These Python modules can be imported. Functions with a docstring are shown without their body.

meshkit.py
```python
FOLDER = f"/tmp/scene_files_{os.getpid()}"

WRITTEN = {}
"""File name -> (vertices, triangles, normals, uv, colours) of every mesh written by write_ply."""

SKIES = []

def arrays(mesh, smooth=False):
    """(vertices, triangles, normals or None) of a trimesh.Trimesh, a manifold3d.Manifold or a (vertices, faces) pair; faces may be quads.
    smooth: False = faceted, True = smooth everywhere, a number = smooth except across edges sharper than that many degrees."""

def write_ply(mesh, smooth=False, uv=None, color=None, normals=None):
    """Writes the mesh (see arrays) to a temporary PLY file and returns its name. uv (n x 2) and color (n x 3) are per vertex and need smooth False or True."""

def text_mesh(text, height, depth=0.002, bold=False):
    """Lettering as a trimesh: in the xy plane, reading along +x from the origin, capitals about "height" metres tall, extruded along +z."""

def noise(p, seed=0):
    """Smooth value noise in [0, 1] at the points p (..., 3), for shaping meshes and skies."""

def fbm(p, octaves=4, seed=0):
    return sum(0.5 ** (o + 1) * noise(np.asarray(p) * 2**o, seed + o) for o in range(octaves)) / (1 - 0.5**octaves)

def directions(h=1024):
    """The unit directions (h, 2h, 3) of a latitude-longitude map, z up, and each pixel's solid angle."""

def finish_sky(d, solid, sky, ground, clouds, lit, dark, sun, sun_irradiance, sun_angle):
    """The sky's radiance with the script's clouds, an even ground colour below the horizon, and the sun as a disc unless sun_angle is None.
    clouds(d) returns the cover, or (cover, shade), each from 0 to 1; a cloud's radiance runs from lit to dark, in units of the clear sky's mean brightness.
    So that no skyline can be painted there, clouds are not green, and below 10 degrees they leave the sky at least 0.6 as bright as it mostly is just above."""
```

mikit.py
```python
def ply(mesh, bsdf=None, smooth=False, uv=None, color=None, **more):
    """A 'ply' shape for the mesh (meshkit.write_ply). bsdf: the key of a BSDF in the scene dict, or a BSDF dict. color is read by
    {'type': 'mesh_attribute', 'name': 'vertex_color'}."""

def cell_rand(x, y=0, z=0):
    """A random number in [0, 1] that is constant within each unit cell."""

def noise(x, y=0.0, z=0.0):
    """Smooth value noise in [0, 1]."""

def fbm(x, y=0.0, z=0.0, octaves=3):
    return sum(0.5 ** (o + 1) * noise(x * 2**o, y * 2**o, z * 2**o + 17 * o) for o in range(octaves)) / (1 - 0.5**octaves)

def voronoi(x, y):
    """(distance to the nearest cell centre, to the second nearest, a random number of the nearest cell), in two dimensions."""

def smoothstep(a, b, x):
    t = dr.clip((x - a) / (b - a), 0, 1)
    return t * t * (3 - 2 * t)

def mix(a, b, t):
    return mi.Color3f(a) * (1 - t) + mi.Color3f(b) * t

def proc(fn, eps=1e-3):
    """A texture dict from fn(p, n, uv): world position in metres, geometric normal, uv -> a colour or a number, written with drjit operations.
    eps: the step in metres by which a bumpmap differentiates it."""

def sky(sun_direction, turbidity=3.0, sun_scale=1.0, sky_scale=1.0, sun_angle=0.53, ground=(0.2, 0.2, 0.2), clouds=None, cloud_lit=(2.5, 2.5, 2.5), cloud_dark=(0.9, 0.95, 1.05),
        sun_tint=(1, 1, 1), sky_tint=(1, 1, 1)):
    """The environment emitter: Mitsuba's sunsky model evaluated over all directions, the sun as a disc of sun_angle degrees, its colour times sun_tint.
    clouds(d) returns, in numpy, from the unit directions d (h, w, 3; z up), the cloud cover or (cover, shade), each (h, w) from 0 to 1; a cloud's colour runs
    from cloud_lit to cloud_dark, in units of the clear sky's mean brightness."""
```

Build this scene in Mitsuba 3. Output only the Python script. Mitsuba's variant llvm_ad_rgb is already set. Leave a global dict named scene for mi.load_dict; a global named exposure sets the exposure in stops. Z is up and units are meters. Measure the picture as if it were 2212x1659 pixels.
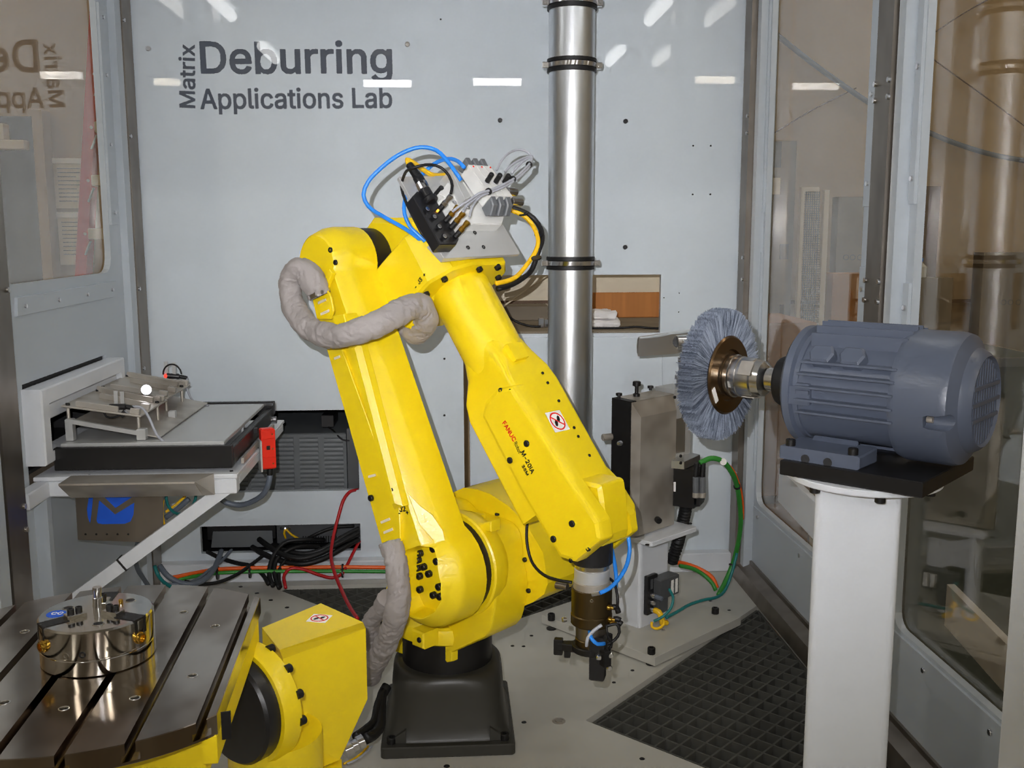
import math, random
import numpy as np
import trimesh
import mitsuba as mi
import drjit as dr
import manifold3d as m3
import mapbox_earcut as earcut
import mikit, meshkit
from mikit import proc, fbm, noise, mix, smoothstep

T = mi.ScalarTransform4f
rng = np.random.default_rng(7)
scene, labels = {}, {}

# ------------------------------------------------------------------ camera, light, exposure
EYE = np.array([0.0, 0.0, 1.30])
FOCAL, PITCH, YAW, ROLL = 2180.0, 8.67, 3.55, 0.12     # focal length in pixels of the 2212 x 1659 frame; angles in degrees


def camera_axes():
    p, y, r = np.radians([PITCH, YAW, ROLL])
    fwd = np.array([math.sin(y) * math.cos(p), math.cos(y) * math.cos(p), -math.sin(p)])
    right = np.array([math.cos(y), -math.sin(y), 0.0])
    down = np.cross(fwd, right)
    c, s = math.cos(r), math.sin(r)
    return c * right + s * down, -s * right + c * down, fwd


RIGHT, DOWN, FWD = camera_axes()
scene['camera'] = {'type': 'perspective', 'fov_axis': 'x', 'fov': 2 * math.degrees(math.atan(1106 / FOCAL)), 'near_clip': 0.05, 'far_clip': 100.0,
                   'to_world': T().look_at(origin=EYE.tolist(), target=(EYE + FWD).tolist(), up=(-DOWN).tolist())}
exposure = 0.12
FLASH, STRIP, SHOP = 20.0, 9.0, 120.0
scene['flash_light'] = {'type': 'spot', 'to_world': T().look_at(origin=[-0.05, 0.03, 1.36], target=[0.10, 2.5, 1.42], up=[0, 0, 1]), 'cutoff_angle': 40.0, 'beam_width': 8.0, 'intensity': {'type': 'rgb', 'value': [FLASH, FLASH, FLASH * 1.04]}}

# ------------------------------------------------------------------ helpers


def ray(x, y):
    return RIGHT * ((x - 1106) / FOCAL) + DOWN * ((y - 829.5) / FOCAL) + FWD


def hit(x, y, n, d):
    """The point that lies behind the photograph's pixel (x, y) on the plane n.p = d."""
    r, n = ray(x, y), np.asarray(n, float)
    return EYE + r * ((d - n @ EYE) / (n @ r))


def on_x(x, y, d): return hit(x, y, (1, 0, 0), d)
def on_y(x, y, d): return hit(x, y, (0, 1, 0), d)
def on_z(x, y, d): return hit(x, y, (0, 0, 1), d)
def V(*p): return np.array(p, float)


def unit(v):
    v = np.asarray(v, float)
    return v / np.linalg.norm(v)


def frame(o, x, y):
    """4 x 4: columns x, y, x cross y, origin o (y is made square to x)."""
    x = unit(x)
    y = np.asarray(y, float)
    y = unit(y - x * (x @ y))
    m = np.eye(4)
    m[:3, 0], m[:3, 1], m[:3, 2], m[:3, 3] = x, y, np.cross(x, y), o
    return m


def axis_frame(o, z):
    z = unit(z)
    x = unit(np.cross(z, V(0, 0, 1) if abs(z[2]) < 0.9 else V(1, 0, 0)))
    m = np.eye(4)
    m[:3, 0], m[:3, 1], m[:3, 2], m[:3, 3] = x, np.cross(z, x), z, o
    return m


WORLD = np.eye(4)


def moved(mesh, m):
    v = np.asarray(mesh.vertices) @ m[:3, :3].T + m[:3, 3]
    f = np.asarray(mesh.faces)
    return trimesh.Trimesh(v, f if np.linalg.det(m[:3, :3]) > 0 else f[:, ::-1], process=False)


def join(*meshes):
    return trimesh.util.concatenate([m for m in meshes])


def area2(p):
    return 0.5 * np.sum(p[:, 0] * np.roll(p[:, 1], -1) - p[:, 1] * np.roll(p[:, 0], -1))


def inset(p, d):
    """Each corner of the polygon (counter-clockwise) moved inwards along its bisector."""
    a, b = np.roll(p, 1, 0), np.roll(p, -1, 0)
    e1, e2 = p - a, b - p
    e1 /= np.linalg.norm(e1, axis=1, keepdims=True) + 1e-12
    e2 /= np.linalg.norm(e2, axis=1, keepdims=True) + 1e-12
    n1, n2 = np.stack([-e1[:, 1], e1[:, 0]], 1), np.stack([-e2[:, 1], e2[:, 0]], 1)
    m = n1 + n2
    return p + d * m / np.maximum((m * n1).sum(1, keepdims=True), 0.45)


def stack(rings, closed=True):
    """Skin over rings of equal length (k, n, 3), with flat caps triangulated in the ring's own plane."""
    rings = [np.asarray(r, float) for r in rings]
    n, k = len(rings[0]), len(rings)
    v = np.vstack(rings)
    i = np.arange(n)
    f = []
    for j in range(k - 1):
        a, b, c, d = j * n + i, j * n + (i + 1) % n, (j + 1) * n + (i + 1) % n, (j + 1) * n + i
        f += [np.stack([a, b, c], 1), np.stack([a, c, d], 1)]
    if closed:
        for j, flip in ((0, True), (k - 1, False)):
            r = rings[j]
            c = r - r.mean(0)
            nrm = np.zeros(3)
            for s in range(n):
                nrm += np.cross(c[s], c[(s + 1) % n])
            ax = axis_frame(V(0, 0, 0), nrm if np.linalg.norm(nrm) > 1e-14 else V(0, 0, 1))
            t = np.asarray(earcut.triangulate_float64(np.ascontiguousarray(c @ ax[:3, :2]), np.array([n], np.uint32))).reshape(-1, 3).astype(int)
            f.append((t[:, ::-1] if flip else t) + j * n)
    m = trimesh.Trimesh(v, np.vstack(f), process=False)
    if m.volume < 0:
        m.invert()
    return m


def prism(poly, t0, t1, M=WORLD, bev=0.0, ends=(True, True), top=None, steps=1):
    """A polygon given in the frame's x, y swept from z = t0 to t1, its end edges bevelled; top: a second polygon for the end t1 (a loft)."""
    p = np.asarray(poly, float)
    q = p if top is None else np.asarray(top, float)
    if area2(p) < 0:
        p, q = p[::-1], q[::-1]
    rings = []

    def ring(pp, z): rings.append(np.column_stack([pp, np.full(len(pp), z)]))
    sg = 1 if t1 > t0 else -1
    if bev and ends[0]:
        for k in range(steps):
            a = math.pi / 2 * k / steps
            ring(inset(p, bev * (1 - math.sin(a))), t0 + sg * bev * (1 - math.cos(a)))
    ring(p, t0 + (sg * bev if bev and ends[0] else 0))
    ring(q, t1 - (sg * bev if bev and ends[1] else 0))
    if bev and ends[1]:
        for k in reversed(range(steps)):
            a = math.pi / 2 * k / steps
            ring(inset(q, bev * (1 - math.sin(a))), t1 - sg * bev * (1 - math.cos(a)))
    return moved(stack(rings), M)


def rect(x0, y0, x1, y1, r=0.0, n=4):
    if not r:
        return V([x0, y0], [x1, y0], [x1, y1], [x0, y1])
    out = []
    for cx, cy, a in ((x1 - r, y0 + r, -90), (x1 - r, y1 - r, 0), (x0 + r, y1 - r, 90), (x0 + r, y0 + r, 180)):
        for k in range(n + 1):
            t = math.radians(a + 90 * k / n)
            out.append([cx + r * math.cos(t), cy + r * math.sin(t)])
    return np.array(out)


def disc(r, n=32, c=(0, 0), a0=0.0):
    t = np.arange(n) * 2 * math.pi / n + a0
    return np.column_stack([c[0] + r * np.cos(t), c[1] + r * np.sin(t)])


def rounded(poly, r, n=4):
    """The polygon with its corners rounded by the radius r (a number, or one per corner)."""
    p = np.asarray(poly, float)
    rs = np.broadcast_to(r, len(p))
    out = []
    for i in range(len(p)):
        a, b, c = p[i - 1], p[i], p[(i + 1) % len(p)]
        u, v = unit(a - b), unit(c - b)
        cosang = np.clip(u @ v, -0.9999, 0.9999)
        half = math.acos(cosang) / 2
        d = min(rs[i] / max(math.tan(half), 1e-3), 0.45 * np.linalg.norm(a - b), 0.45 * np.linalg.norm(c - b))
        if d < 1e-5:
            out.append(b)
            continue
        s, e = b + u * d, b + v * d
        for k in range(n + 1):
            t = k / n
            out.append((1 - t) ** 2 * s + 2 * t * (1 - t) * b + t ** 2 * e)
    return np.array(out)


def box(x0, x1, y0, y1, z0, z1, bev=0.0, M=WORLD):
    return prism(rect(min(x0, x1), min(y0, y1), max(x0, x1), max(y0, y1)), min(z0, z1), max(z0, z1), M, bev)


def bar(p, q, w, h, up=(0, 0, 1), bev=0.0):
    """A rectangular bar from p to q, w wide and h high (h along up)."""
    p, q = np.asarray(p, float), np.asarray(q, float)
    z = unit(q - p)
    y = np.asarray(up, float)
    y = unit(y - z * (z @ y))
    m = np.eye(4)
    m[:3, 0], m[:3, 1], m[:3, 2], m[:3, 3] = np.cross(y, z), y, z, p
    return prism(rect(-w / 2, -h / 2, w / 2, h / 2), 0, np.linalg.norm(q - p), m, bev)


def cyl(p, q, r, n=24, bev=0.0, r2=None):
    p, q = np.asarray(p, float), np.asarray(q, float)
    return prism(disc(r, n), 0, np.linalg.norm(q - p), axis_frame(p, q - p), bev, top=None if r2 is None else disc(r2, n))


def lathe(profile, o, axis, n=32):
    """profile: (radius, distance along the axis) pairs, closed with caps at its ends."""
    c = disc(1.0, n)
    rings = [np.column_stack([c * max(r, 1e-5), np.full(n, t)]) for r, t in profile]
    return moved(stack(rings), axis_frame(o, axis))


def spline(pts, step=0.012):
    """Points along a centripetal Catmull-Rom curve."""
    p = np.asarray(pts, float)
    if len(p) == 2:
        return p
    p = np.vstack([2 * p[0] - p[1], p, 2 * p[-1] - p[-2]])
    out = []
    for i in range(1, len(p) - 2):
        a, b, c, d = p[i - 1:i + 3]
        t1 = max(np.linalg.norm(b[:3] - a[:3]), 1e-6) ** 0.5
        t2 = t1 + max(np.linalg.norm(c[:3] - b[:3]), 1e-6) ** 0.5
        t3 = t2 + max(np.linalg.norm(d[:3] - c[:3]), 1e-6) ** 0.5
        k = max(2, int(np.linalg.norm(c[:3] - b[:3]) / step))
        for t in np.linspace(t1, t2, k, endpoint=False):
            a1, a2, a3 = (t1 - t) / t1 * a + t / t1 * b, (t2 - t) / (t2 - t1) * b + (t - t1) / (t2 - t1) * c, (t3 - t) / (t3 - t2) * c + (t - t2) / (t3 - t2) * d
            b1, b2 = (t2 - t) / t2 * a1 + t / t2 * a2, (t3 - t) / (t3 - t1) * a2 + (t - t1) / (t3 - t1) * a3
            out.append((t2 - t) / (t2 - t1) * b1 + (t - t1) / (t2 - t1) * b2)
    out.append(p[-2])
    return np.array(out)


def tube(pts, r, n=8, step=0.012, raw=False, squash=None):
    """A round cable through the points; a fourth coordinate, where given, is the radius there."""
    p = np.asarray(pts, float) if raw else spline(pts, step)
    rad = p[:, 3] if p.shape[1] > 3 else np.broadcast_to(r, len(p))
    p = p[:, :3]
    t = np.gradient(p, axis=0)
    t /= np.linalg.norm(t, axis=1, keepdims=True) + 1e-12
    a = unit(np.cross(t[0], V(0.3, 0.2, 1) if abs(t[0][2]) < 0.8 else V(1, 0.2, 0)))
    c = disc(1.0, n)
    rings = []
    for i in range(len(p)):
        a = unit(a - t[i] * (a @ t[i]))
        b = np.cross(t[i], a)
        rings.append(p[i] + rad[i] * (c[:, :1] * a + c[:, 1:] * b))
    return stack(rings)


def cut(mesh, *tools):
    """The mesh minus the tools (manifold boolean)."""
    def man(t):
        t = trimesh.Trimesh(t.vertices, t.faces, process=True)
        return m3.Manifold(m3.Mesh(np.asarray(t.vertices, np.float32), np.asarray(t.faces, np.uint32)))
    a = man(mesh)
    for t in tools:
        a = a - man(t)
    o = a.to_mesh()
    return trimesh.Trimesh(np.asarray(o.vert_properties)[:, :3].astype(float), np.asarray(o.tri_verts).astype(int), process=False)


def free(key):
    if key not in scene and key not in labels:
        return key
    k = 1
    while f'{key}_{k:03d}' in scene or f'{key}_{k:03d}' in labels:
        k += 1
    return f'{key}_{k:03d}'


def tag(key, label=None, cat=None, group=None, kind=None):
    d = labels.setdefault(key, {})
    for k, v in (('label', label), ('category', cat), ('group', group), ('kind', kind)):
        if v:
            d[k] = v


def thing(name, label, cat, group=None):
    key = free(name)
    tag(key, label, cat, group)
    return key


def add(name, mesh, bsdf, parent=None, smooth=32, label=None, cat=None, group=None, kind=None, **more):
    """One entry of the scene; parent: the key of the thing or part it belongs to."""
    while parent and parent.count('__') >= 2:           # never a fourth level
        parent = parent.rpartition('__')[0]
    key = free(f'{parent}__{name}' if parent else name)
    scene[key] = mesh if isinstance(mesh, dict) else mikit.ply(mesh, bsdf, smooth, **more)
    if isinstance(mesh, dict):
        scene[key] = {**mesh, 'bsdf': {'type': 'ref', 'id': bsdf}, **more}
    tag(key, label, cat, group, kind)
    if not labels[key]:
        del labels[key]
    return key


def structure(name, mesh, bsdf, label=None, smooth=32, cat=None):
    return add(name, mesh, bsdf, None, smooth, label, cat, None, 'structure')


_bolts = {}


def bolt(parent, p, n, r, h=None, bsdf='black_steel', name='bolt', socket=True, **kw):
    """A cap screw: its head stands on the point p with the axis n."""
    h = r * 1.1 if h is None else h
    k = (round(h / r, 2), socket)
    if k not in _bolts:
        g = h / r
        c, x = disc(1.0, 14), disc(0.52, 14)
        z = lambda q, t: np.column_stack([q, np.full(len(q), t)])
        rings = [z(c, -0.15), z(c, g - 0.14), z(c * 0.88, g)] + ([z(x, g), z(x, g - 0.55)] if socket else [])
        _bolts[k] = mikit.ply(stack(rings), None, 35)
    m = axis_frame(np.asarray(p, float), n)
    m[:3, :3] *= r
    return add(name, _bolts[k], bsdf, parent, to_world=T(m.tolist()), **kw)


# ------------------------------------------------------------------ materials


def rgb(*c): return {'type': 'rgb', 'value': list(map(float, c))}


def srgb(r, g, b):
    return [((c / 255 + 0.055) / 1.055) ** 2.4 if c > 10 else c / 255 / 12.92 for c in (r, g, b)]


def paint(name, c, rough=0.4, spec=0.5, coat=0.0, metallic=0.0, tex=None, bump=None, coat_gloss=0.9, aniso=0.0):
    b = {'type': 'principled', 'base_color': proc(tex) if tex else rgb(*c), 'roughness': rough, 'specular': spec, 'clearcoat': coat, 'clearcoat_gloss': coat_gloss, 'metallic': metallic, 'anisotropic': aniso}
    if bump:
        b = {'type': 'bumpmap', 'arbitrary': proc(bump[0], bump[1]), 'scale': bump[2], 'bsdf': b}
    scene[name] = {'type': 'twosided', 'bsdf': b}


def metal(name, c, rough, tex=None):
    scene[name] = {'type': 'twosided', 'bsdf': {'type': 'principled', 'base_color': proc(tex) if tex else rgb(*c), 'roughness': rough, 'metallic': 1.0, 'specular': 0.5}}


def peel(p, n, uv):
    return fbm(p[0] * 260, p[1] * 260, p[2] * 260, 2)


def wall_wave(p, n, uv):
    return noise(p[0] * 60, p[1] * 60, p[2] * 60)


paint('yellow', srgb(226, 198, 12), 0.36, 0.5, 1.0, coat_gloss=0.955, bump=(peel, 5e-4, 0.0006))
scene['white_gloss'] = {'type': 'twosided', 'bsdf': {'type': 'plastic', 'int_ior': 1.5, 'diffuse_reflectance': rgb(*srgb(200, 208, 214))}}
paint('white_paint', srgb(205, 208, 212), 0.35, 0.5, 0.3)
paint('frame_paint', srgb(172, 179, 185), 0.32, 0.5, 0.4)
paint('floor_paint', srgb(188, 186, 178), 0.45, 0.4, tex=lambda p, n, uv: mix(srgb(176, 174, 165), srgb(150, 147, 137), smoothstep(0.5, 0.85, fbm(p[0] * 4, p[1] * 4, 2.0, 4)) * 0.35))
metal('steel_post', srgb(150, 142, 132), 0.38, tex=lambda p, n, uv: mix(srgb(158, 150, 140), srgb(118, 110, 102), fbm(p[0] * 14, p[1] * 14, p[2] * 5, 3)))
paint('stainless', None, 0.40, 0.5, metallic=0.6, tex=lambda p, n, uv: mix(srgb(188, 182, 172), srgb(150, 142, 131), smoothstep(0.35, 0.8, fbm(p[0] * 9, p[1] * 9, p[2] * 9, 3))))
metal('polished', srgb(222, 220, 216), 0.2)
metal('galvanized', srgb(222, 226, 230), 0.33)
metal('table_steel', srgb(168, 162, 154), 0.15, tex=lambda p, n, uv: mix(srgb(178, 170, 160), srgb(122, 108, 94), smoothstep(0.35, 0.8, fbm(p[0] * 7, p[1] * 5, 1.0, 4))))
metal('chuck_steel', srgb(215, 212, 206), 0.09)
paint('aluminium', srgb(196, 197, 196), 0.38, 0.5, metallic=0.55)
metal('chrome', srgb(225, 225, 228), 0.1)
metal('brass', srgb(214, 170, 70), 0.2)
metal('bronze_steel', srgb(98, 84, 60), 0.36)
metal('flange_steel', srgb(128, 104, 78), 0.22)
paint('black_steel', srgb(19, 18, 18), 0.42, 0.35)
paint('black_plastic', srgb(22, 22, 24), 0.35, 0.5)
paint('rubber', srgb(15, 15, 16), 0.5, 0.4)
paint('anthracite', srgb(45, 44, 39), 0.42, 0.4)
paint('motor_blue', srgb(76, 83, 97), 0.36, 0.5, 0.25, bump=(peel, 5e-4, 0.0004))
paint('grating_dark', srgb(70, 70, 65), 0.7, 0.3)
paint('shaded_bristle_core', srgb(66, 73, 86), 0.7, 0.2)  # darker copy of the bristle colour, paints shade between the wires
paint('sleeve', srgb(142, 136, 133), 0.62, 0.35, bump=(lambda p, n, uv: fbm(p[0] * 30, p[1] * 30, p[2] * 30, 2), 1e-3, 0.004))
paint('cable_blue', srgb(40, 130, 225), 0.3, 0.5)
paint('cable_yellow', srgb(240, 190, 20), 0.4)
paint('cable_grey', srgb(165, 168, 176), 0.4)
paint('cable_dark_grey', srgb(92, 100, 112), 0.45)
paint('cable_red', srgb(170, 18, 24), 0.35)
paint('cable_orange', srgb(225, 92, 25), 0.4)
paint('cable_green', srgb(45, 130, 45), 0.4)
paint('cable_teal', srgb(20, 110, 110), 0.4)
paint('red_plastic', srgb(222, 40, 20), 0.35)
paint('plastic_grey', srgb(92, 95, 98), 0.45)
paint('plastic_white', srgb(212, 212, 208), 0.42)
paint('device_grey', srgb(72, 74, 76), 0.45)
paint('louver_grey', srgb(92, 96, 98), 0.45)
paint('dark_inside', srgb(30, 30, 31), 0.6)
scene['letter_grey'] = {'type': 'twosided', 'bsdf': {'type': 'plastic', 'int_ior': 1.5, 'diffuse_reflectance': rgb(*srgb(82, 88, 98))}}
paint('ink_black', srgb(14, 14, 16), 0.4)
paint('ink_red', srgb(205, 30, 25), 0.4)
paint('ink_white', srgb(235, 233, 228), 0.4)
paint('logo_blue', srgb(20, 80, 190), 0.4)
paint('ladder_red', srgb(196, 46, 30), 0.5)
paint('cardboard', srgb(168, 120, 76), 0.8, 0.2)
paint('shop_wall', srgb(176, 154, 122), 0.8, 0.2)
paint('shop_white', srgb(214, 212, 206), 0.8, 0.2)
paint('shop_floor', srgb(112, 100, 78), 0.6, 0.3)
paint('carton', srgb(178, 166, 146), 0.8, 0.2, tex=lambda p, n, uv: mix(srgb(140, 130, 113), srgb(104, 95, 82), fbm(p[0] * 6, p[2] * 5, p[1] * 6, 3)))
paint('plywood', srgb(186, 122, 62), 0.6, 0.3, tex=lambda p, n, uv: mix(srgb(196, 130, 66), srgb(160, 98, 48), fbm(p[0] * 40, p[1] * 8, p[2] * 3, 3)))
paint('cream', srgb(214, 202, 178), 0.6)
paint('bin_green', srgb(58, 66, 60), 0.6)
paint('door_brown', srgb(72, 66, 62), 0.6)
paint('cloth_white', srgb(228, 226, 224), 0.8, 0.2)
paint('brown_paint', srgb(88, 62, 36), 0.6)
scene['window_glass'] = {'type': 'thindielectric', 'int_ior': 1.5, 'specular_transmittance': rgb(0.88, 0.84, 0.77)}


def glow(c, s):
    return {'type': 'area', 'radiance': rgb(*(np.array(c) * s))}
# ------------------------------------------------------------------ setting: the cell and the shop round it
BACK, LEFT, RIGHT_X = 3.72, -1.11, 1.12


def wb(x, y):
    """(x, z) on the back wall behind a pixel."""
    p = on_y(x, y, BACK)
    return p[0], p[2]


def opening(x0, y0, x1, y1):
    (a, c), (b, d) = wb(x0, y1), wb(x1, y0)
    return box(a, b, BACK - 0.2, BACK + 0.2, c, d)


niche, louver_hole, cable_hole, gap = (1036, 593, 1428, 722), (486, 885, 772, 1064), (435, 1131, 778, 1196), (1004, 735, 1013, 1100)
back = cut(box(-1.16, 1.14, BACK, BACK + 0.025, 0.0, 2.45), opening(*niche), opening(*louver_hole), opening(*cable_hole), opening(*gap))
wall_back = structure('wall_back', back, 'white_gloss', 'glossy white sheet metal back wall of the cell', smooth=False)
XZ = frame((0, BACK, 0), (1, 0, 0), (0, 0, 1))     # its z points to the camera (-y)


def wall_panel(px, t, **kw):
    q = np.array([wb(*p) for p in px])
    return add('panel', prism(q, -0.001, t, XZ, 0.002, (False, True)), 'white_gloss', wall_back, False, **kw)


wall_panel([(1016, 733), (1182, 728), (1182, 1235), (1016, 1242)], 0.012)
wall_panel([(1184, 728), (1430, 727), (1430, 1225), (1184, 1232)], 0.012)
add('ledge', box(-1.10, 1.07, BACK - 0.05, BACK, 0.0, wb(620, 1206)[1], 0.004), 'white_paint', wall_back)
for i, (x, y, r, b) in enumerate([(321, 105, .009, 'chrome'), (880, 96, .009, 'chrome'), (890, 803, .008, 'chrome'), (1080, 260, .008, 'black_steel'), (1351, 262, .008, 'black_steel'), (1350, 534, .008, 'black_steel'),
                                  (960, 775, .004, 'black_steel'), (960, 897, .004, 'black_steel'), (952, 42, .003, 'black_steel'), (1497, 315, .003, 'black_steel'), (1535, 315, .003, 'black_steel'), (1496, 420, .003, 'black_steel'),
                                  (1534, 420, .003, 'black_steel'), (1434, 643, .002, 'black_steel'), (1467, 633, .002, 'black_steel'), (1466, 674, .002, 'black_steel')]):
    a, c = wb(x, y)
    bolt(wall_back, (a, BACK - 0.001, c), (0, -1, 0), r, r * 0.9, b)


def lettering(parent, text, M, height, width, bsdf, bold=True, depth=0.0006, name='lettering', **kw):
    """Raised print in the frame's xy plane, fitted to the width."""
    m = meshkit.text_mesh(text, height, depth, bold)
    v = np.array(m.vertices)
    lo, hi = v[:, 0].min(), v[:, 0].max()
    v[:, 0] = (v[:, 0] - lo) * width / (hi - lo)
    return add(name, moved(trimesh.Trimesh(v, m.faces, process=False), M), bsdf, parent, False, **kw)


def wall_text(text, x0, y0, x1, y1, cap, **kw):
    (a, c), (b, d) = wb(x0, y0), wb(x1, y1)
    lettering(wall_back, text, frame((a, BACK - 0.0002, c), (b - a, 0, d - c), (0, 0, 1)), cap, math.hypot(b - a, d - c), 'letter_grey', **kw)


wall_text('Deburring', 434, 157.5, 848, 157, 0.104, label='large dark grey word Deburring on the back wall')
wall_text('Applications Lab', 433, 234.5, 848, 232, 0.066, label='dark grey words Applications Lab on the back wall')
(a, c), (b, d) = wb(421, 234), wb(420, 97)
lettering(wall_back, 'Matrix', frame((a, BACK - 0.0002, c), (b - a, 0, d - c), (-1, 0, 0)), 0.052, d - c, 'letter_grey', label='dark grey word Matrix reading upwards on the back wall')

# floor: painted steel platform with recessed square gratings turned by 45 degrees
C45 = math.sqrt(0.5)
grate_b = frame((0.352, 2.522, 0), (C45, C45, 0), (C45, -C45, 0))       # right-hand grating: x along its left edge, y along its front edge
apex = V(-0.07, 3.03)                                                    # front corner of the grating behind the robot
hole_right = [(0.352, 2.522), (1.067, 3.318), (1.072, 3.20), (1.072, 1.80)]
hole_back = [(-0.645, 3.595), (-0.07, 3.02), (0.50, 3.46), (0.47, 3.62), (-0.62, 3.625)]
fl = cut(box(-1.2, 1.2, 1.2, BACK + 0.02, -0.02, 0.0), prism(hole_right, -0.1, 0.1), prism(hole_back, -0.1, 0.1))
floor = structure('floor', fl, 'floor_paint', 'light grey painted steel floor of the cell', smooth=False)
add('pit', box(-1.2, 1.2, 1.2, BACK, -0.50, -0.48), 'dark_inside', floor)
for x, y, r in [(1131, 1397, .006), (1107, 1396, .006), (1148, 1374, .006), (1132, 1561, .007), (1387, 1640, .007), (1326, 1475, .006), (1366, 1449, .006), (965, 1656, .008), (1535, 1299, .006), (520, 1268, .008), (555, 1282, .008), (585, 1297, .008), (620, 1313, .008), (1575, 1319, .006)]:
    bolt(floor, on_z(x, y, -0.001), (0, 0, 1), r, 0.002, 'black_steel', socket=False)
p = on_z(1207, 1558, 0.0)
add('plug', lathe([(.018, -.001), (.018, .0015), (.013, .0015), (.013, .0005), (.009, .0005), (.009, .003), (.003, .003)], p, (0, 0, 1), 24), 'stainless', floor, label='round steel floor plug with a recessed ring')


def clip_bar(poly, o, d):
    """The part of the line o + t d inside the convex polygon."""
    t0, t1 = -9.0, 9.0
    p = np.asarray(poly, float)
    if area2(p) < 0:
        p = p[::-1]
    for i in range(len(p)):
        e = p[(i + 1) % len(p)] - p[i]
        n = np.array([-e[1], e[0]])
        den, num = n @ d, n @ (p[i] - o)
        if abs(den) < 1e-9:
            if num > 0:
                return None
        elif den > 0:
            t0 = max(t0, num / den)
        else:
            t1 = min(t1, num / den)
    return (o + d * t0, o + d * t1) if t1 - t0 > 0.02 else None


def grating(label, poly, o, pitch_a, pitch_b, z, depth=0.062, w=0.0055):
    g = thing('floor_grating', label, 'grating')
    o = np.asarray(o, float)
    da, db = np.array([C45, C45]), np.array([C45, -C45])
    q = inset(np.asarray(poly, float) if area2(np.asarray(poly, float)) > 0 else np.asarray(poly, float)[::-1], 0.012)
    for dirn, other, pitch in ((da, db, pitch_b), (db, da, pitch_a)):
        for k in range(-60, 61):
            s = clip_bar(q, o + other * (k * pitch), dirn)
            if s is not None:
                add('bar', bar((*s[0], z - depth / 2), (*s[1], z - depth / 2), w, depth), 'grating_dark', g, False)
    for i in range(len(q)):
        a, b = q[i], q[(i + 1) % len(q)]
        add('edge_bar', bar((*a, z - depth / 2), (*b, z - depth / 2), 0.008, depth), 'grating_dark', g, False)
    return g


grating('dark square-mesh floor grating beside the white motor pedestal', hole_right, (0.385, 2.522), 0.052, 0.045, -0.012)
grating('dark square-mesh floor grating behind the yellow robot', hole_back, (-0.07, 3.05), 0.050, 0.050, -0.012)

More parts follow.
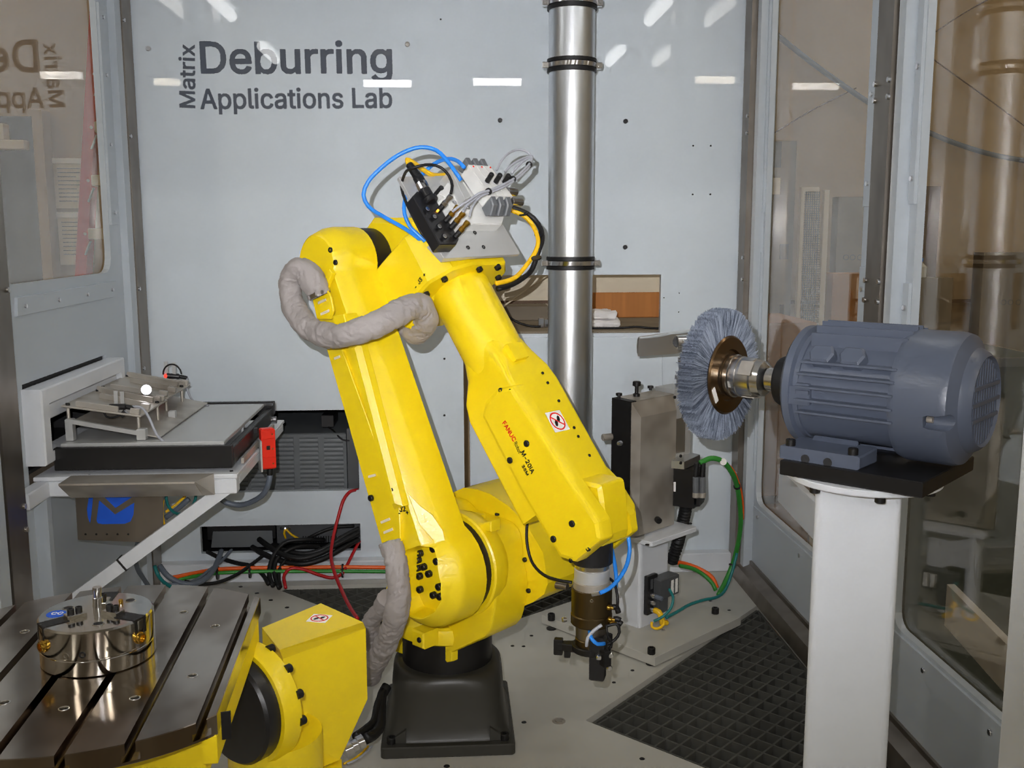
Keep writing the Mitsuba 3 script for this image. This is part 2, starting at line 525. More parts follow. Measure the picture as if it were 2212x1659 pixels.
# ---- left wall
def wl(x, y, d=LEFT):
    p = on_x(x, y, d)
    return p[1], p[2]


YZ = frame((LEFT, 0, 0), (0, 1, 0), (0, 0, 1))         # z = +x, into the cell
win = rounded([(2.60, 1.165), (3.425, 1.165), (3.425, 2.35), (2.60, 2.35)], 0.07, 5)
left = cut(prism(rect(2.52, 0, 3.58, 2.45), -0.02, 0, YZ), prism(win, -0.1, 0.1, YZ), prism(rect(2.665, 0.60, 3.315, 0.905), -0.1, 0.1, YZ))
wall_left = structure('wall_left', left, 'frame_paint', 'white sheet metal side wall with a window and a drawer opening', smooth=False)
XP = frame((0, 0, 0), (1, 0, 0), (0, 1, 0))


def post(name, x0, x1, y0, y1, z0, z1, bsdf, label, bev=0.003):
    return structure(name, box(x0, x1, y0, y1, z0, z1, bev), bsdf, label)


post('trim_1', -1.15, -1.082, 3.60, 3.70, 0.0, 2.45, 'steel_post', 'bare steel corner post at the left end of the back wall')
post('trim_2', -1.15, -1.086, 3.535, 3.595, 0.0, 2.45, 'frame_paint', 'white frame post beside the left corner post')
post('trim_3', -1.16, -1.068, 2.43, 2.535, 0.0, 2.45, 'steel_post', 'bare steel post at the near end of the left wall')
post('trim_4', -1.15, -1.07, 2.36, 2.42, 0.0, 2.45, 'frame_paint', 'white frame post at the left edge of the view')
post('trim_5', LEFT, -1.075, 2.68, 2.71, 0.0, 0.63, 'frame_paint', 'white upright leg under the drawer shelf on the left wall')
structure('window_1', prism(rounded([(2.59, 1.15), (3.45, 1.15), (3.45, 2.36), (2.59, 2.36)], 0.02), -0.0275, -0.0235, YZ), 'window_glass', 'clear window pane in the left wall', smooth=False)


def strip(parent, poly, t, M=YZ, bolts=(), r=0.006, n=(1, 0, 0)):
    k = add('cover_strip', prism(poly, 0.0, t, M, 0.001, (False, True)), 'frame_paint', parent, False)
    for q in bolts:
        o = (M @ np.array([q[0], q[1], t, 1]))[:3]
        bolt(k, o, n, r, r * 0.7, 'chrome', socket=False)


a, b = wl(31, 664), wl(246, 624)
strip(wall_left, [wl(31, 684), wl(240, 642), wl(246, 607), wl(31, 643)], 0.008, bolts=[wl(*q) for q in ((48, 661), (121, 648), (183, 636), (237, 626))])
strip(wall_left, rect(3.43, 1.32, 3.50, 2.02), 0.008, bolts=[(3.465, z) for z in (1.36, 1.58, 1.80, 1.98)])
for z in (0.45, 0.82, 1.10, 1.62, 2.0):
    bolt('trim_1', (-1.082, 3.61, z), (1, 0, 0), 0.007, 0.006, 'chrome', socket=False)
for z in (0.62, 0.56, 1.16):
    bolt('trim_3', (-1.068, 2.52, z), (1, 0, 0), 0.007, 0.006, 'chrome', socket=False)

# ---- right wall
def wr(x, y, d=RIGHT_X):
    p = on_x(x, y, d)
    return p[1], p[2]


ZY = frame((RIGHT_X, 0, 0), (0, 0, 1), (0, 1, 0))      # x = up, y = depth, z = -x, into the cell
R = lambda pts: [(z, y) for y, z in pts]
w1, w2 = rounded(R([(2.70, 0.305), (3.555, 0.305), (3.555, 2.4), (2.70, 2.4)]), 0.06, 5), rounded(R([(1.55, 0.305), (2.385, 0.305), (2.385, 2.4), (1.55, 2.4)]), 0.05, 5)
right = cut(prism(R(rect(1.5, 0.0, 3.68, 2.45)), -0.02, 0, ZY), prism(w1, -0.1, 0.1, ZY), prism(w2, -0.1, 0.1, ZY))
wall_right = structure('wall_right', right, 'frame_paint', 'white sheet metal side wall with two tall windows', smooth=False)
structure('window_2', prism(R(rect(2.68, 0.29, 3.575, 2.42)), -0.0275, -0.0235, ZY), 'window_glass', 'far window pane in the right wall', smooth=False)
structure('window_3', prism(R(rect(1.53, 0.29, 2.40, 2.42)), -0.0275, -0.0235, ZY), 'window_glass', 'near window pane in the right wall', smooth=False)
post('trim_6', 1.068, 1.15, 3.62, 3.70, 0.0, 2.45, 'steel_post', 'bare steel corner post at the right end of the back wall')
post('trim_7', 1.088, 1.15, 3.575, 3.615, 0.0, 2.45, 'frame_paint', 'white frame post beside the right corner post')
post('trim_8', 1.075, 1.15, 2.47, 2.56, 0.0, 2.45, 'steel_post', 'bare steel post between the two right windows')
post('trim_9', 1.085, 1.15, 2.425, 2.462, 0.0, 2.45, 'frame_paint', 'white frame post between the two right windows')
structure('trim_10', prism([(1.06, 0.0), (1.11, 0.0), (1.15, 0.0), (1.15, 0.075), (1.112, 0.075), (1.112, 0.06), (1.075, 0.045)], -3.62, -1.5, frame((0, 0, 0), (1, 0, 0), (0, 0, 1))), 'steel_post', 'bare steel sill rail along the foot of the right wall', smooth=False)
strip(wall_right, R([wr(1630, 1092), wr(2172, 1572), (1.6, wr(2172, 1572)[1]), (1.6, 0.235), (3.555, 0.235)]), 0.006, ZY, [R([q])[0] for q in ((3.50, .265), (3.06, .265), (2.72, .265), (2.20, .265), (1.90, .265))], 0.007, (-1, 0, 0))
for y0, y1, z0, z1, zs in ((3.565, 3.60, 0.42, 1.22, (0.5, 0.8, 1.1)), (3.565, 3.60, 1.36, 2.3, (1.42, 1.62, 1.84, 2.05)), (2.64, 2.69, 1.36, 2.3, (1.42, 1.65, 1.9)), (2.39, 2.42, 1.36, 2.3, (1.42, 1.68, 1.92)), (2.64, 2.69, 0.5, 1.2, (0.8, 1.14)), (2.39, 2.42, 0.5, 1.17, (0.8, 1.11))):
    strip(wall_right, R(rect(y0, z0, y1, z1)), 0.008, ZY, [(z, (y0 + y1) / 2) for z in zs], 0.007, (-1, 0, 0))
for z in (0.4, 1.12, 1.20, 1.64, 1.70):
    bolt('trim_6', (1.068, 3.63, z), (-1, 0, 0), 0.007, 0.006, 'chrome', socket=False)
for z in (1.12, 1.17, 1.62, 1.66):
    bolt('trim_8', (1.075, 2.475, z), (-1, 0, 0), 0.007, 0.006, 'chrome', socket=False)
    bolt('trim_8', (1.075, 2.555, z), (-1, 0, 0), 0.007, 0.006, 'chrome', socket=False)

# cell roof with its strip lamps, near door jamb
structure('ceiling', box(-1.2, 1.2, 0.9, BACK + 0.02, 2.42, 2.45), 'white_paint', 'white roof of the cell', smooth=False)
for x in (-1.03, 1.00):
    for y0, y1 in ((2.30, 2.72), (1.05, 1.50)):
        k = thing('strip_lamp', 'short fluorescent strip lamp under the cell roof, above the view', 'lamp', 'strip lamps under the cell roof')
        add('housing', box(x - 0.045, x + 0.045, y0 - 0.03, y1 + 0.03, 2.345, 2.42, 0.006), 'white_paint', k)
        add('tube', cyl((x, y0, 2.32), (x, y1, 2.32), 0.028, 12), 'white_paint', k, emitter=glow((1, 1, 0.98), STRIP))
structure('door_1', prism(rounded(rect(0.893, 1.40, 0.97, 1.50), 0.008), 0.0, 1.2), 'white_paint', 'white door jamb at the right edge of the view')
labels['door_1']['category'] = 'door jamb'

# ---- the shop outside the cell
shop = box(-10, 10, -23, 5.3, -0.5, 5.6)
shop.invert()
wf = np.asarray(shop.triangles_center)
structure('wall_shop', trimesh.Trimesh(shop.vertices, shop.faces[(wf[:, 1] > 5.29)], process=False), 'shop_wall', 'beige shop wall behind the cell windows', smooth=False)
structure('wall_hall', trimesh.Trimesh(shop.vertices, shop.faces[(wf[:, 2] > -0.49) & (wf[:, 1] < 5.29)], process=False), 'shop_white', 'white walls and roof of the shop hall, out of view', smooth=False)
structure('floor_shop', box(-10, 10, -23, 5.3, -0.55, -0.5), 'shop_floor', 'brown shop floor outside the cell', smooth=False)
for x, y in [(-7.3, -19.2), (-1.5, -19.2), (1.27, -18.8), (6.8, -18.2), (-5, -6.5), (0, -6.5), (5, -6.5), (-5.5, -1), (5.5, -1), (-3.6, 2.6), (3.6, 2.9)]:  # far row read off reflections in the wall; last pair added to brighten outside
    k = thing('shop_and_added_lamp', 'long fluorescent shop lamp under the roof, some added to brighten, out of view', 'lamp', 'shop lamps under the roof')
    add('housing', box(x - 0.66, x + 0.66, y - 0.14, y + 0.14, 5.06, 5.12, 0.01), 'white_paint', k)
    add('diffuser', prism([(-0.13, 0.0), (0.13, 0.0), (0.09, -0.15), (-0.09, -0.15)], -0.6, 0.6, frame((x, y, 5.06), (0, 1, 0), (0, 0, 1))), 'white_paint', k, False, emitter=glow((1, 0.97, 0.9), SHOP * (0.4 if y < 0 else 0.2)))
# ------------------------------------------------------------------ the six-axis robot
TH = math.radians(46)
J1 = V(-0.015, 2.536, 0)
RU, RA, RZ = V(math.cos(TH), -math.sin(TH), 0), V(-math.sin(TH), -math.cos(TH), 0), V(0, 0, 1)   # reach, towards the arm's side, up
def W(u, a, z): return J1 + RU * u + RA * a + RZ * z
ARM = frame(J1, RU, RZ)
ARM[:3, 2] = -RA                                          # x = reach, y = up, z = away from the arm's side


def uz(px, a):
    """(reach, height) of pixels on the plane at the side offset a."""
    out = []
    for x, y in px:
        d = hit(x, y, RA, RA @ J1 + a) - J1
        out.append([d @ RU, d[2]])
    return np.array(out)


rob = thing('industrial_robot', 'large yellow six-axis robot arm standing on a dark grey cast base', 'robot arm')

# base casting
def superellipse(hx, hy, e, n=48, c=(J1[0], J1[1])):
    t = np.arange(n) * 2 * math.pi / n
    return np.column_stack([c[0] + hx * np.sign(np.cos(t)) * np.abs(np.cos(t)) ** (2 / e), c[1] + hy * np.sign(np.sin(t)) * np.abs(np.sin(t)) ** (2 / e)])


rings = []
for h, e, z in ((0.163, 7, 0.030), (0.158, 7, 0.036), (0.152, 5, 0.06), (0.145, 4.2, 0.11), (0.144, 3.6, 0.15), (0.142, 3.0, 0.172), (0.136, 2.5, 0.184), (0.128, 2.1, 0.188)):
    r_ = superellipse(h, h, e)
    rings.append(np.column_stack([r_, np.full(len(r_), z)]))
base = add('base', stack(rings), 'anthracite', rob, 40, label='dark grey cast base')
add('foot_plate', prism(rounded(rect(J1[0] - 0.168, J1[1] - 0.183, J1[0] + 0.168, J1[1] + 0.183), 0.012), 0.0, 0.030, WORLD, 0.003), 'anthracite', base)
for sx in (-1, 1):
    for sy in (-1, 1):
        q = J1 + V(sx * 0.142, sy * 0.156, 0.030)
        bolt(base, q, (0, 0, 1), 0.012, 0.016)
        add('gusset', prism([(0, 0), (0.05, 0), (0, 0.035)], -0.006, 0.006, frame(J1 + V(sx * 0.105, sy * 0.156, 0.03), (sx, 0, 0), (0, 0, 1)), 0.001), 'anthracite', base, False)
add('turntable_ring', lathe([(0.112, 0.17), (0.118, 0.17), (0.118, 0.272), (0.112, 0.272)], J1, RZ, 48), 'black_steel', rob)

# swivel body: turntable disc, main casting, motor cover
body = add('swivel_body', lathe([(0.10, 0.266), (0.128, 0.268), (0.138, 0.274), (0.142, 0.292), (0.138, 0.312), (0.115, 0.33)], J1, RZ, 48), 'yellow', rob)
seam = [(940, 1100), (965, 1072), (982, 1076), (1000, 1080), (1012, 1090), (1024, 1103), (1045, 1110), (1066, 1117), (1086, 1123), (1102, 1131), (1111, 1141), (1117.5, 1153), (1122, 1177), (1124, 1213), (1131, 1240), (1133, 1262), (1131, 1288), (1126, 1319), (1120, 1338), (1109, 1351), (1072, 1368), (1037, 1384), (1037, 1403), (1019, 1408), (986, 1394), (940, 1392), (905, 1380), (880, 1300)]
case = uz(seam, -0.02)
add('main_casting', prism(case, -0.085, 0.03, ARM, 0.008, (True, False), steps=2), 'yellow', body, 30)
cover = uz([(955, 1078), (990, 1066), (1041, 1043), (1068, 1046), (1098, 1056), (1136, 1080), (1176, 1120), (1212, 1180), (1222, 1245), (1214, 1268), (1190, 1285), (1130, 1310), (1060, 1330), (960, 1320)], -0.10)
add('motor_cover', prism(cover, 0.032, 0.235, ARM, 0.012, (False, True), steps=2), 'yellow', body, 30)
for x, y, a_ in ((1008, 1113, 0.0), (1074, 1112, -0.03), (986, 1067, -0.06), (1134, 1209, -0.031), (1142, 1276, -0.031)):
    q = uz([(x, y)], a_)[0]
    bolt(body, W(q[0], a_, q[1]), RZ if y < 1120 else RA, 0.006, 0.004, socket=False)
J2 = V(0.138, 0.495)
J3 = V(-0.192, 1.219)
O2 = W(J2[0], 0, J2[1])
add('shoulder_flange', lathe([(0.100, 0.02), (0.122, 0.045), (0.130, 0.07), (0.130, 0.092), (0.126, 0.096)], O2, RA, 56), 'yellow', body)
add('shoulder_ring', lathe([(0.110, 0.092), (0.116, 0.095), (0.117, 0.124), (0.112, 0.126)], O2, RA, 56), 'black_steel', body, label='black joint ring')
for px, a0, a1 in (([(990, 1113), (1020, 1119), (1020, 1130), (990, 1122)], 0.07, 0.02), ([(1034, 1132), (1060, 1126), (1060, 1150), (1036, 1145)], 0.085, 0.05)):
    add('stop_block', prism(uz(px, a0), -a0, -a1, ARM, 0.003), 'yellow', body, False)
p0 = W(*[*uz([(905, 1380)], 0.165)[0][:1], 0.165, uz([(905, 1380)], 0.165)[0][1]])
lug = frame(p0, RU, RZ)
add('stop_lug', prism(rect(-0.024, -0.022, 0.02, 0.02), -0.05, 0.004, lug, 0.004), 'yellow', body, False)
bolt(body, p0 + RA * 0.003 + RU * 0.006, RA, 0.007, 0.004, socket=False)
for x, y in ((885, 1329), (902, 1333)):
    q = on_z(x, y, 0.325)
    bolt(body, q, (0, 0, 1), 0.008, 0.006)

# upper arm: tapering beam between two round heads
def tapered(c1, r1, c2, r2, w1, w2, n=20):
    """Outline round the head (c1, r1) at the far end and the hub (c2, r2) at the near end; w1, w2: half widths of the beam next to them."""
    d = unit(c1 - c2)
    s = np.array([-d[1], d[0]])                         # left of the direction
    L = np.linalg.norm(c1 - c2)
    pts = []
    a1 = math.asin(min(1, w1 / r1))
    for k in range(n + 1):                              # round the far head from right to left
        t = -math.pi + a1 + (2 * math.pi - 2 * a1) * k / n
        pts.append(c1 + r1 * (d * math.cos(t) + s * math.sin(t)))
    a2 = math.asin(min(1, w2 / r2))
    for k in range(n + 1):
        t = a2 + (2 * math.pi - 2 * a2) * k / n
        pts.append(c2 + r2 * (d * math.cos(t) + s * math.sin(t)))
    return np.array(pts)


arm_far = tapered(J3, 0.090, J2, 0.128, 0.074, 0.098)
arm_near = tapered(J3, 0.074, J2, 0.100, 0.058, 0.072)
rings = []
M0 = ARM
for poly, a_ in ((arm_far, 0.124), (arm_far * 1.0, 0.190), (tapered(J3, 0.087, J2, 0.122, 0.071, 0.093), 0.207), (arm_near, 0.238), (tapered(J3, 0.068, J2, 0.094, 0.052, 0.067), 0.243)):
    rings.append(np.array([W(q[0], a_, q[1]) for q in poly]))
arm_mesh = stack(rings)
pocket = uz([(872, 1188), (905, 1176), (928, 1182), (941, 1210), (952, 1262), (952, 1300), (938, 1325), (912, 1338), (882, 1330), (868, 1300)], 0.243)
arm_mesh = cut(arm_mesh, prism(rounded(pocket, 0.015), -0.26, -0.195, ARM, top=rounded(pocket, 0.015) * 0.9 + rounded(pocket, 0.015).mean(0) * 0.1))
arm = add('upper_arm', arm_mesh, 'yellow', rob, 30)
for x, y in ((909, 1195), (905, 1209), (905, 1226), (917, 1224), (908, 1244), (928, 1239), (909, 1273), (950, 1267), (938, 1285), (952, 1288), (945, 1212), (938, 1185)):
    q = uz([(x, y)], 0.197)[0]
    bolt(arm, W(q[0], 0.1955, q[1]), RA, 0.0085, 0.010)
for x, y in ((714, 540), (725, 567)):
    q = uz([(x, y)], 0.243)[0]
    bolt(arm, W(q[0], 0.243, q[1]), RA, 0.0065, 0.003)
add('elbow_ring', lathe([(0.080, 0.070), (0.087, 0.072), (0.087, 0.125), (0.080, 0.127)], W(J3[0], 0, J3[1]), RA, 48), 'black_steel', arm, label='black joint ring')

# flat cast facet between beam and hub, turned to the front
fn3 = unit(RU * 0.718 + RA * 0.638 + RZ * 0.27)
fpx = [(880, 1064), (905, 1090), (934, 1112), (957, 1146), (966, 1186), (966, 1230), (952, 1208), (937, 1168), (906, 1132), (893, 1098)]
loc_, ir_, _ = trimesh.Trimesh(arm_mesh.vertices, arm_mesh.faces, process=True).ray.intersects_location(np.tile(EYE, (len(fpx), 1)), np.array([ray(*q) for q in fpx]), multiple_hits=False)
dd_ = np.percentile(loc_ @ fn3, 70)
fo_ = np.array([hit(x, y, fn3, dd_) for x, y in fpx])
add('cast_facet', stack([fo_ - fn3 * 0.02, fo_ - fn3 * 0.002, fo_.mean(0) + (fo_ - fo_.mean(0)) * 0.97]), 'yellow', arm, False)

# sheet metal cable duct along the arm's side
def side_plate(name, px, a_, t, bev=0.002, parent=None, bsdf='yellow', r=0.0, **kw):
    q = uz(px, a_)
    if r:
        q = rounded(q, r)
    return add(name, prism(q, -a_ , -a_ + t, ARM, bev, (True, False)), bsdf, parent or arm, 30, **kw)


duct = side_plate('cable_duct', [(706, 752), (736, 748), (862, 1096), (865, 1169), (826, 1181), (800, 1090)], 0.252, 0.012)
q0 = uz([(744, 745), (770, 740), (862, 1096), (843, 1102)], 0.275)
add('duct_cover', prism(q0, -0.275, -0.245, ARM, 0.012, (True, False)), 'yellow', duct, 30)
side_plate('bracket', [(673, 640), (701, 621), (714, 640), (720, 672), (714, 690), (684, 690)], 0.275, 0.005, parent=duct, r=0.006)
side_plate('bracket', [(696, 616), (711, 581), (717, 590), (704, 622)], 0.262, 0.012, parent=duct)
side_plate('bracket', [(718, 683), (742, 678), (748, 700), (722, 704)], 0.285, 0.04, parent=duct)
for x0, y0, x1, y1 in ((687, 655, 704, 647), (693, 679, 711, 671), (796, 1030, 811, 1026), (823, 1129, 842, 1121), (829, 1151, 848, 1143), (722, 775, 734, 770)):
    q = uz([(x0, y0), (x1, y1)], 0.277 if y0 < 700 else 0.2535)
    A_ = 0.277 if y0 < 700 else 0.2535
    add('slot', bar(W(q[0][0], A_, q[0][1]), W(q[1][0], A_, q[1][1]), 0.002, 0.006, RZ), 'cream', duct, False)
for x, y in ((846, 1058), (801, 1076)):
    q = uz([(x, y)], 0.27)[0]
    bolt(duct, W(q[0], 0.268, q[1]), RA, 0.0075, 0.006)


def print_on(parent, text, px0, px1, a_, h, bsdf, up=None, **kw):
    """Print that reads from pixel px0 to px1 on the plane at the side offset a_."""
    q = uz([px0, px1], a_)
    p, e = W(q[0][0], a_, q[0][1]), W(q[1][0], a_, q[1][1])
    d = e - p
    upv = np.cross(RA, d)
    return lettering(parent, text, frame(p, d, upv), h, np.linalg.norm(d), bsdf, **kw)


print_on(arm, 'J2', (864, 1106), (877, 1104), 0.2525, 0.012, 'ink_black', name='axis_mark')
print_on(arm, '-    +', (862, 1114), (883, 1111), 0.2525, 0.012, 'ink_black', name='axis_mark')

# elbow casting, towards the forearm
side = uz([(772, 497), (791, 470), (885, 470), (930, 545), (935, 640), (905, 690), (872, 712), (830, 690), (800, 640), (786, 570)], 0.085)
elbow = add('elbow_casting', prism(rounded(side, 0.008), -0.072, 0.06, ARM, 0.014, (True, True)), 'yellow', rob, 30)
q = uz([(838, 612)], 0.086)[0]
add('boss', lathe([(0.020, 0.06), (0.020, 0.082), (0.015, 0.084), (0.015, 0.07), (0.0001, 0.07)], W(q[0], 0, q[1]), RA, 24), 'black_steel', elbow, label='black round boss')
q = uz([(836, 633)], 0.086)[0]
bolt(elbow, W(q[0], 0.072, q[1]), RA, 0.006, 0.004, 'yellow')

FO = V(0.061, 1.154)
fd, fn_ = V(0.607, -0.795), V(0.795, 0.607)
F3 = RU * fd[0] + RZ * fd[1]                              # along the forearm
N3 = RU * fn_[0] + RZ * fn_[1]                            # out of its upper side
FC = W(FO[0], 0, FO[1])
def FP(s, n, a): return FC + F3 * s + N3 * n + RA * a
FM = frame(FC, N3, RA)                                     # x = n, y = a, z = N3 x RA = -F3 or F3
SG = 1.0 if FM[:3, 2] @ F3 > 0 else -1.0


def along(poly_na, s0, s1, bev=0.0, ends=(True, True), top=None):
    return prism(poly_na, SG * s0, SG * s1, FM, bev, ends, top)


head = [(-0.115, 0.125), (-0.125, 0.09), (-0.125, -0.075), (-0.09, -0.12), (0.06, -0.12), (0.10, -0.085), (0.105, 0.03), (0.085, 0.085), (0.03, 0.125)]
add('gear_housing', along(head, -0.145, -0.005, 0.006), 'yellow', elbow, 30)
for k, (n_, a_) in enumerate([(0.085, 0.0), (0.09, -0.06), (0.05, 0.09), (-0.01, 0.105), (-0.06, 0.10), (-0.105, 0.10), (0.045, -0.1), (-0.02, -0.1), (-0.11, -0.05), (-0.10, 0.06)]):
    bolt(elbow, FP(-0.005, n_, a_), F3, 0.008, 0.009)
tube_ = add('forearm_tube', lathe([(0.070, -0.006), (0.074, 0.004), (0.074, 0.17), (0.070, 0.26)], FC, F3, 48), 'yellow', rob)
fore = add('forearm', stack([[FP(s, n, a) for n, a in rounded(V([h0, d0], [h0, -d1], [-h1, -d1], [-h1, d0]), rr, 5)] for s, h0, h1, d0, d1, rr in ((0.175, 0.064, 0.064, 0.064, 0.064, 0.05), (0.225, 0.070, 0.072, 0.070, 0.068, 0.035), (0.27, 0.076, 0.090, 0.082, 0.074, 0.016), (0.31, 0.078, 0.10, 0.084, 0.078, 0.012), (0.56, 0.080, 0.098, 0.084, 0.078, 0.012), (0.585, 0.080, 0.098, 0.084, 0.078, 0.012))]), 'yellow', rob, 25)


def fna(px, a):
    """(along, across) on the forearm's side plane a."""
    out = []
    for x, y in px:
        d = hit(x, y, RA, RA @ FC + a) - FC
        out.append([d @ F3, d @ N3])
    return np.array(out)


FS = frame(FC, F3, N3)
SS = 1.0 if FS[:3, 2] @ RA > 0 else -1.0
cov = rounded(fna([(1038, 900), (1046, 866), (1070, 840), (1105, 833), (1153, 912), (1232, 1040), (1293, 1127), (1299, 1168), (1240, 1217), (1207, 1206), (1126, 1070)], 0.10), 0.01)
cover1 = add('side_cover', prism(cov, SS * 0.06, SS * 0.10, FS, 0.012, (False, True), steps=2), 'yellow', fore, 30)
cov2 = cov + [0.0, -0.035]
add('side_cover', prism(cov2, -SS * 0.05, -SS * 0.085, FS, 0.012, (False, True)), 'yellow', fore, 30)
for x, y in ((1080, 843), (1102, 845), (1119, 878), (1152, 931), (1182, 987), (1214, 1042), (1242, 1091), (1272, 1143), (1269, 1186), (1232, 1211)):
    q = fna([(x, y)], 0.098)[0]
    bolt(cover1, FP(q[0], q[1], 0.0945), RA, 0.0055, 0.004)
for x, y in ((1138, 958), (1102, 994), (1236, 1131), (1196, 1164)):
    q = fna([(x, y)], 0.10)[0]
    add('plug', lathe([(0.0075, -0.002), (0.0075, 0.003), (0.006, 0.004)], FP(q[0], q[1], 0.10), RA, 18), 'rubber', cover1, label='black round plug')


def flat_print(parent, text, px0, px1, h, bsdf, **kw):
    q = fna([px0, px1], 0.1005)
    p, e = FP(*q[0], 0.1003), FP(*q[1], 0.1003)
    return lettering(parent, text, frame(p, e - p, np.cross(RA, e - p)), h, np.linalg.norm(e - p), bsdf, **kw)


flat_print(cover1, 'FANUC', (1085, 914), (1109, 955), 0.0115, 'ink_red', name='lettering', label='red print FANUC')
flat_print(cover1, 'Robot', (1110, 957), (1120, 980), 0.010, 'ink_black', bold=False, name='lettering')
flat_print(cover1, 'M-20iA', (1125, 977), (1148, 1024), 0.0115, 'ink_black', name='lettering', label='black print M-20iA')
flat_print(cover1, '35M', (1127, 1007), (1138, 1028), 0.0075, 'ink_black', name='lettering')


def no_step_sign(parent, o, x, y, s):
    """White square sticker: black shoe soles crossed out in a red ring."""
    M = frame(o, x, y)
    k = add('sticker', prism(rect(-s / 2, -s / 2, s / 2, s / 2), 0, 0.0006, M), 'ink_white', parent, False, label='white sticker with shoe soles crossed out by a red ring')
    ring_ = [np.column_stack([disc(r, 32), np.full(32, z)]) for r, z in ((0.44 * s, 0.0006), (0.44 * s, 0.0011), (0.38 * s, 0.0011), (0.38 * s, 0.0006))]
    add('red_ring', moved(join(stack(ring_, False), prism(rect(-0.4 * s, -0.03 * s, 0.4 * s, 0.03 * s), 0.0012, 0.0014, frame((0, 0, 0), (0.8, -0.6, 0), (0.6, 0.8, 0)))), M), 'ink_red', k, False)
    for cx, cy, a0 in ((-0.13, -0.08, 1.1), (0.12, 0.10, 1.1)):
        e = np.array([math.cos(a0), math.sin(a0)])
        sole = np.column_stack([disc(1, 18)[:, 0] * 0.17 * s, disc(1, 18)[:, 1] * 0.085 * s]) @ np.array([e, [-e[1], e[0]]]) + [cx * s, cy * s]
        add('shoe_sole', prism(sole, 0.0006, 0.0011, M), 'ink_black', k, False)
    return k


def on_top(x, y, n):
    d = hit(x, y, N3, N3 @ FC + n)
    return d


no_step_sign(fore, on_top(1204, 910, 0.0795), -RA, -F3, 0.052)
# small box cover near the neck and the seam fasteners on the upper side
q = [on_top(x, y, 0.08) for x, y in ((1092, 745), (1124, 742), (1140, 772), (1112, 780))]
add('small_cover', stack([np.array(q) - N3 * 0.01, np.array(q) + N3 * 0.006]), 'yellow', fore, False)
for x, y in ((1172, 806), (1183, 827), (1207, 866), (1240, 924), (1249, 943), (1273, 984)):
    bolt(fore, on_top(x, y, 0.08), N3, 0.0035, 0.002, socket=False)

# wrist: fork, wrist block, flange
wr_blk = [(1232, 1047), (1262, 1027), (1322, 1040), (1328, 1080), (1332, 1150), (1327, 1172), (1298, 1172), (1292, 1128)]
q = fna(wr_blk, 0.0)
wrist = add('wrist', prism(rounded(q, 0.012), SS * 0.045, -SS * 0.05, FS, 0.008), 'yellow', rob, 30)
fork = fna([(1280, 1000), (1318, 1040), (1352, 1095), (1356, 1120), (1348, 1142), (1325, 1150), (1300, 1120)], -0.055)
add('fork', prism(rounded(fork, 0.012), -SS * 0.055, -SS * 0.095, FS, 0.01, steps=2), 'yellow', wrist, 30)
# ------------------------------------------------------------------ hoses and the valve bracket on the robot's elbow
def offs(pts):
    """Points behind pixels on planes parallel to the arm: (x, y, side offset)."""
    return np.array([hit(x, y, RA, RA @ J1 + a) for x, y, a in pts])


def sleeve(parent, pts, r, seed, **kw):
    p = spline(offs(pts), 0.004)
    t = np.linspace(0, len(p) * 0.004, len(p))
    rad = r * (1 + 0.14 * (meshkit.noise(np.column_stack([t * 26, t * 0 + seed, t * 0]), seed) - 0.5))
    m = tube(np.column_stack([p, rad]), 0, 40, raw=True)
    v = np.array(m.vertices)
    c = np.repeat(p, 40, 0)
    d = v - c
    ang_ = np.tile(np.arange(40) * 2 * math.pi / 40, len(p))
    tt = np.repeat(t, 40)
    q = np.column_stack([1.1 * np.cos(ang_) + tt * 6, 1.1 * np.sin(ang_) - tt * 4, tt * 24])
    f = meshkit.fbm(q, 2, seed) - 0.5
    g_ = np.abs(meshkit.fbm(q * [1.5, 1.5, 1.9] + 7, 2, seed + 4) - 0.5)
    v = c + d * (1 + 0.34 * f - 0.16 * np.clip(1 - g_ / 0.07, 0, 1))[:, None]
    return add('fabric_sleeve', trimesh.Trimesh(v, m.faces, process=False), 'sleeve', parent, True, **kw)


sleeve(rob, [(692, 640, .275), (678, 612, .285), (662, 588, .29), (645, 582, .30), (631, 600, .305), (629, 640, .31), (640, 676, .315), (665, 706, .32), (705, 724, .325), (752, 722, .325), (800, 706, .30), (846, 684, .25), (884, 664, .19), (908, 664, .15), (920, 690, .12), (902, 716, .10), (880, 708, .09)], 0.029, 3, label='grey fabric hose sleeve looping past the elbow')
sleeve(rob, [(845, 1172, .262), (855, 1215, .27), (861, 1265, .275), (857, 1320, .27), (842, 1370, .25), (824, 1410, .22), (806, 1436, .18), (800, 1462, .13)], 0.028, 11, label='grey fabric hose sleeve hanging down the arm')
sleeve(rob, [(838, 1292, .20), (822, 1318, .19), (803, 1340, .18), (800, 1372, .16), (812, 1402, .14), (822, 1432, .12)], 0.024, 5)
add('clamp', lathe([(0.027, -.006), (0.029, -.005), (0.029, .005), (0.027, .006)], offs([(688, 634, .277)])[0], offs([(678, 612, .285)])[0] - offs([(692, 640, .275)])[0], 24), 'chrome', rob)
add('bracket', prism(rounded(uz([(874, 690), (896, 688), (897, 700), (886, 711), (872, 706)], 0.14), 0.004), -0.14, -0.115, ARM, 0.002), 'yellow', rob, False)
print_on(elbow, '-  J3  +', (899, 625), (920, 594), 0.126, 0.010, 'ink_black', name='axis_mark')

N0 = 0.125


def pl(px, h=0.0):
    """Points behind pixels at the height h above the bracket plate."""
    return np.array([hit(x, y, N3, N3 @ FC + N0 + h) for x, y in px])


PO = pl([(958, 556)])[0]
PLT = frame(PO, -RA, -F3)
PLT[:3, 2] = N3
PI = np.linalg.inv(PLT)


def p2(px, h=0.0):
    q = pl(px, h)
    return (np.column_stack([q, np.ones(len(q))]) @ PI.T)[:, :2]


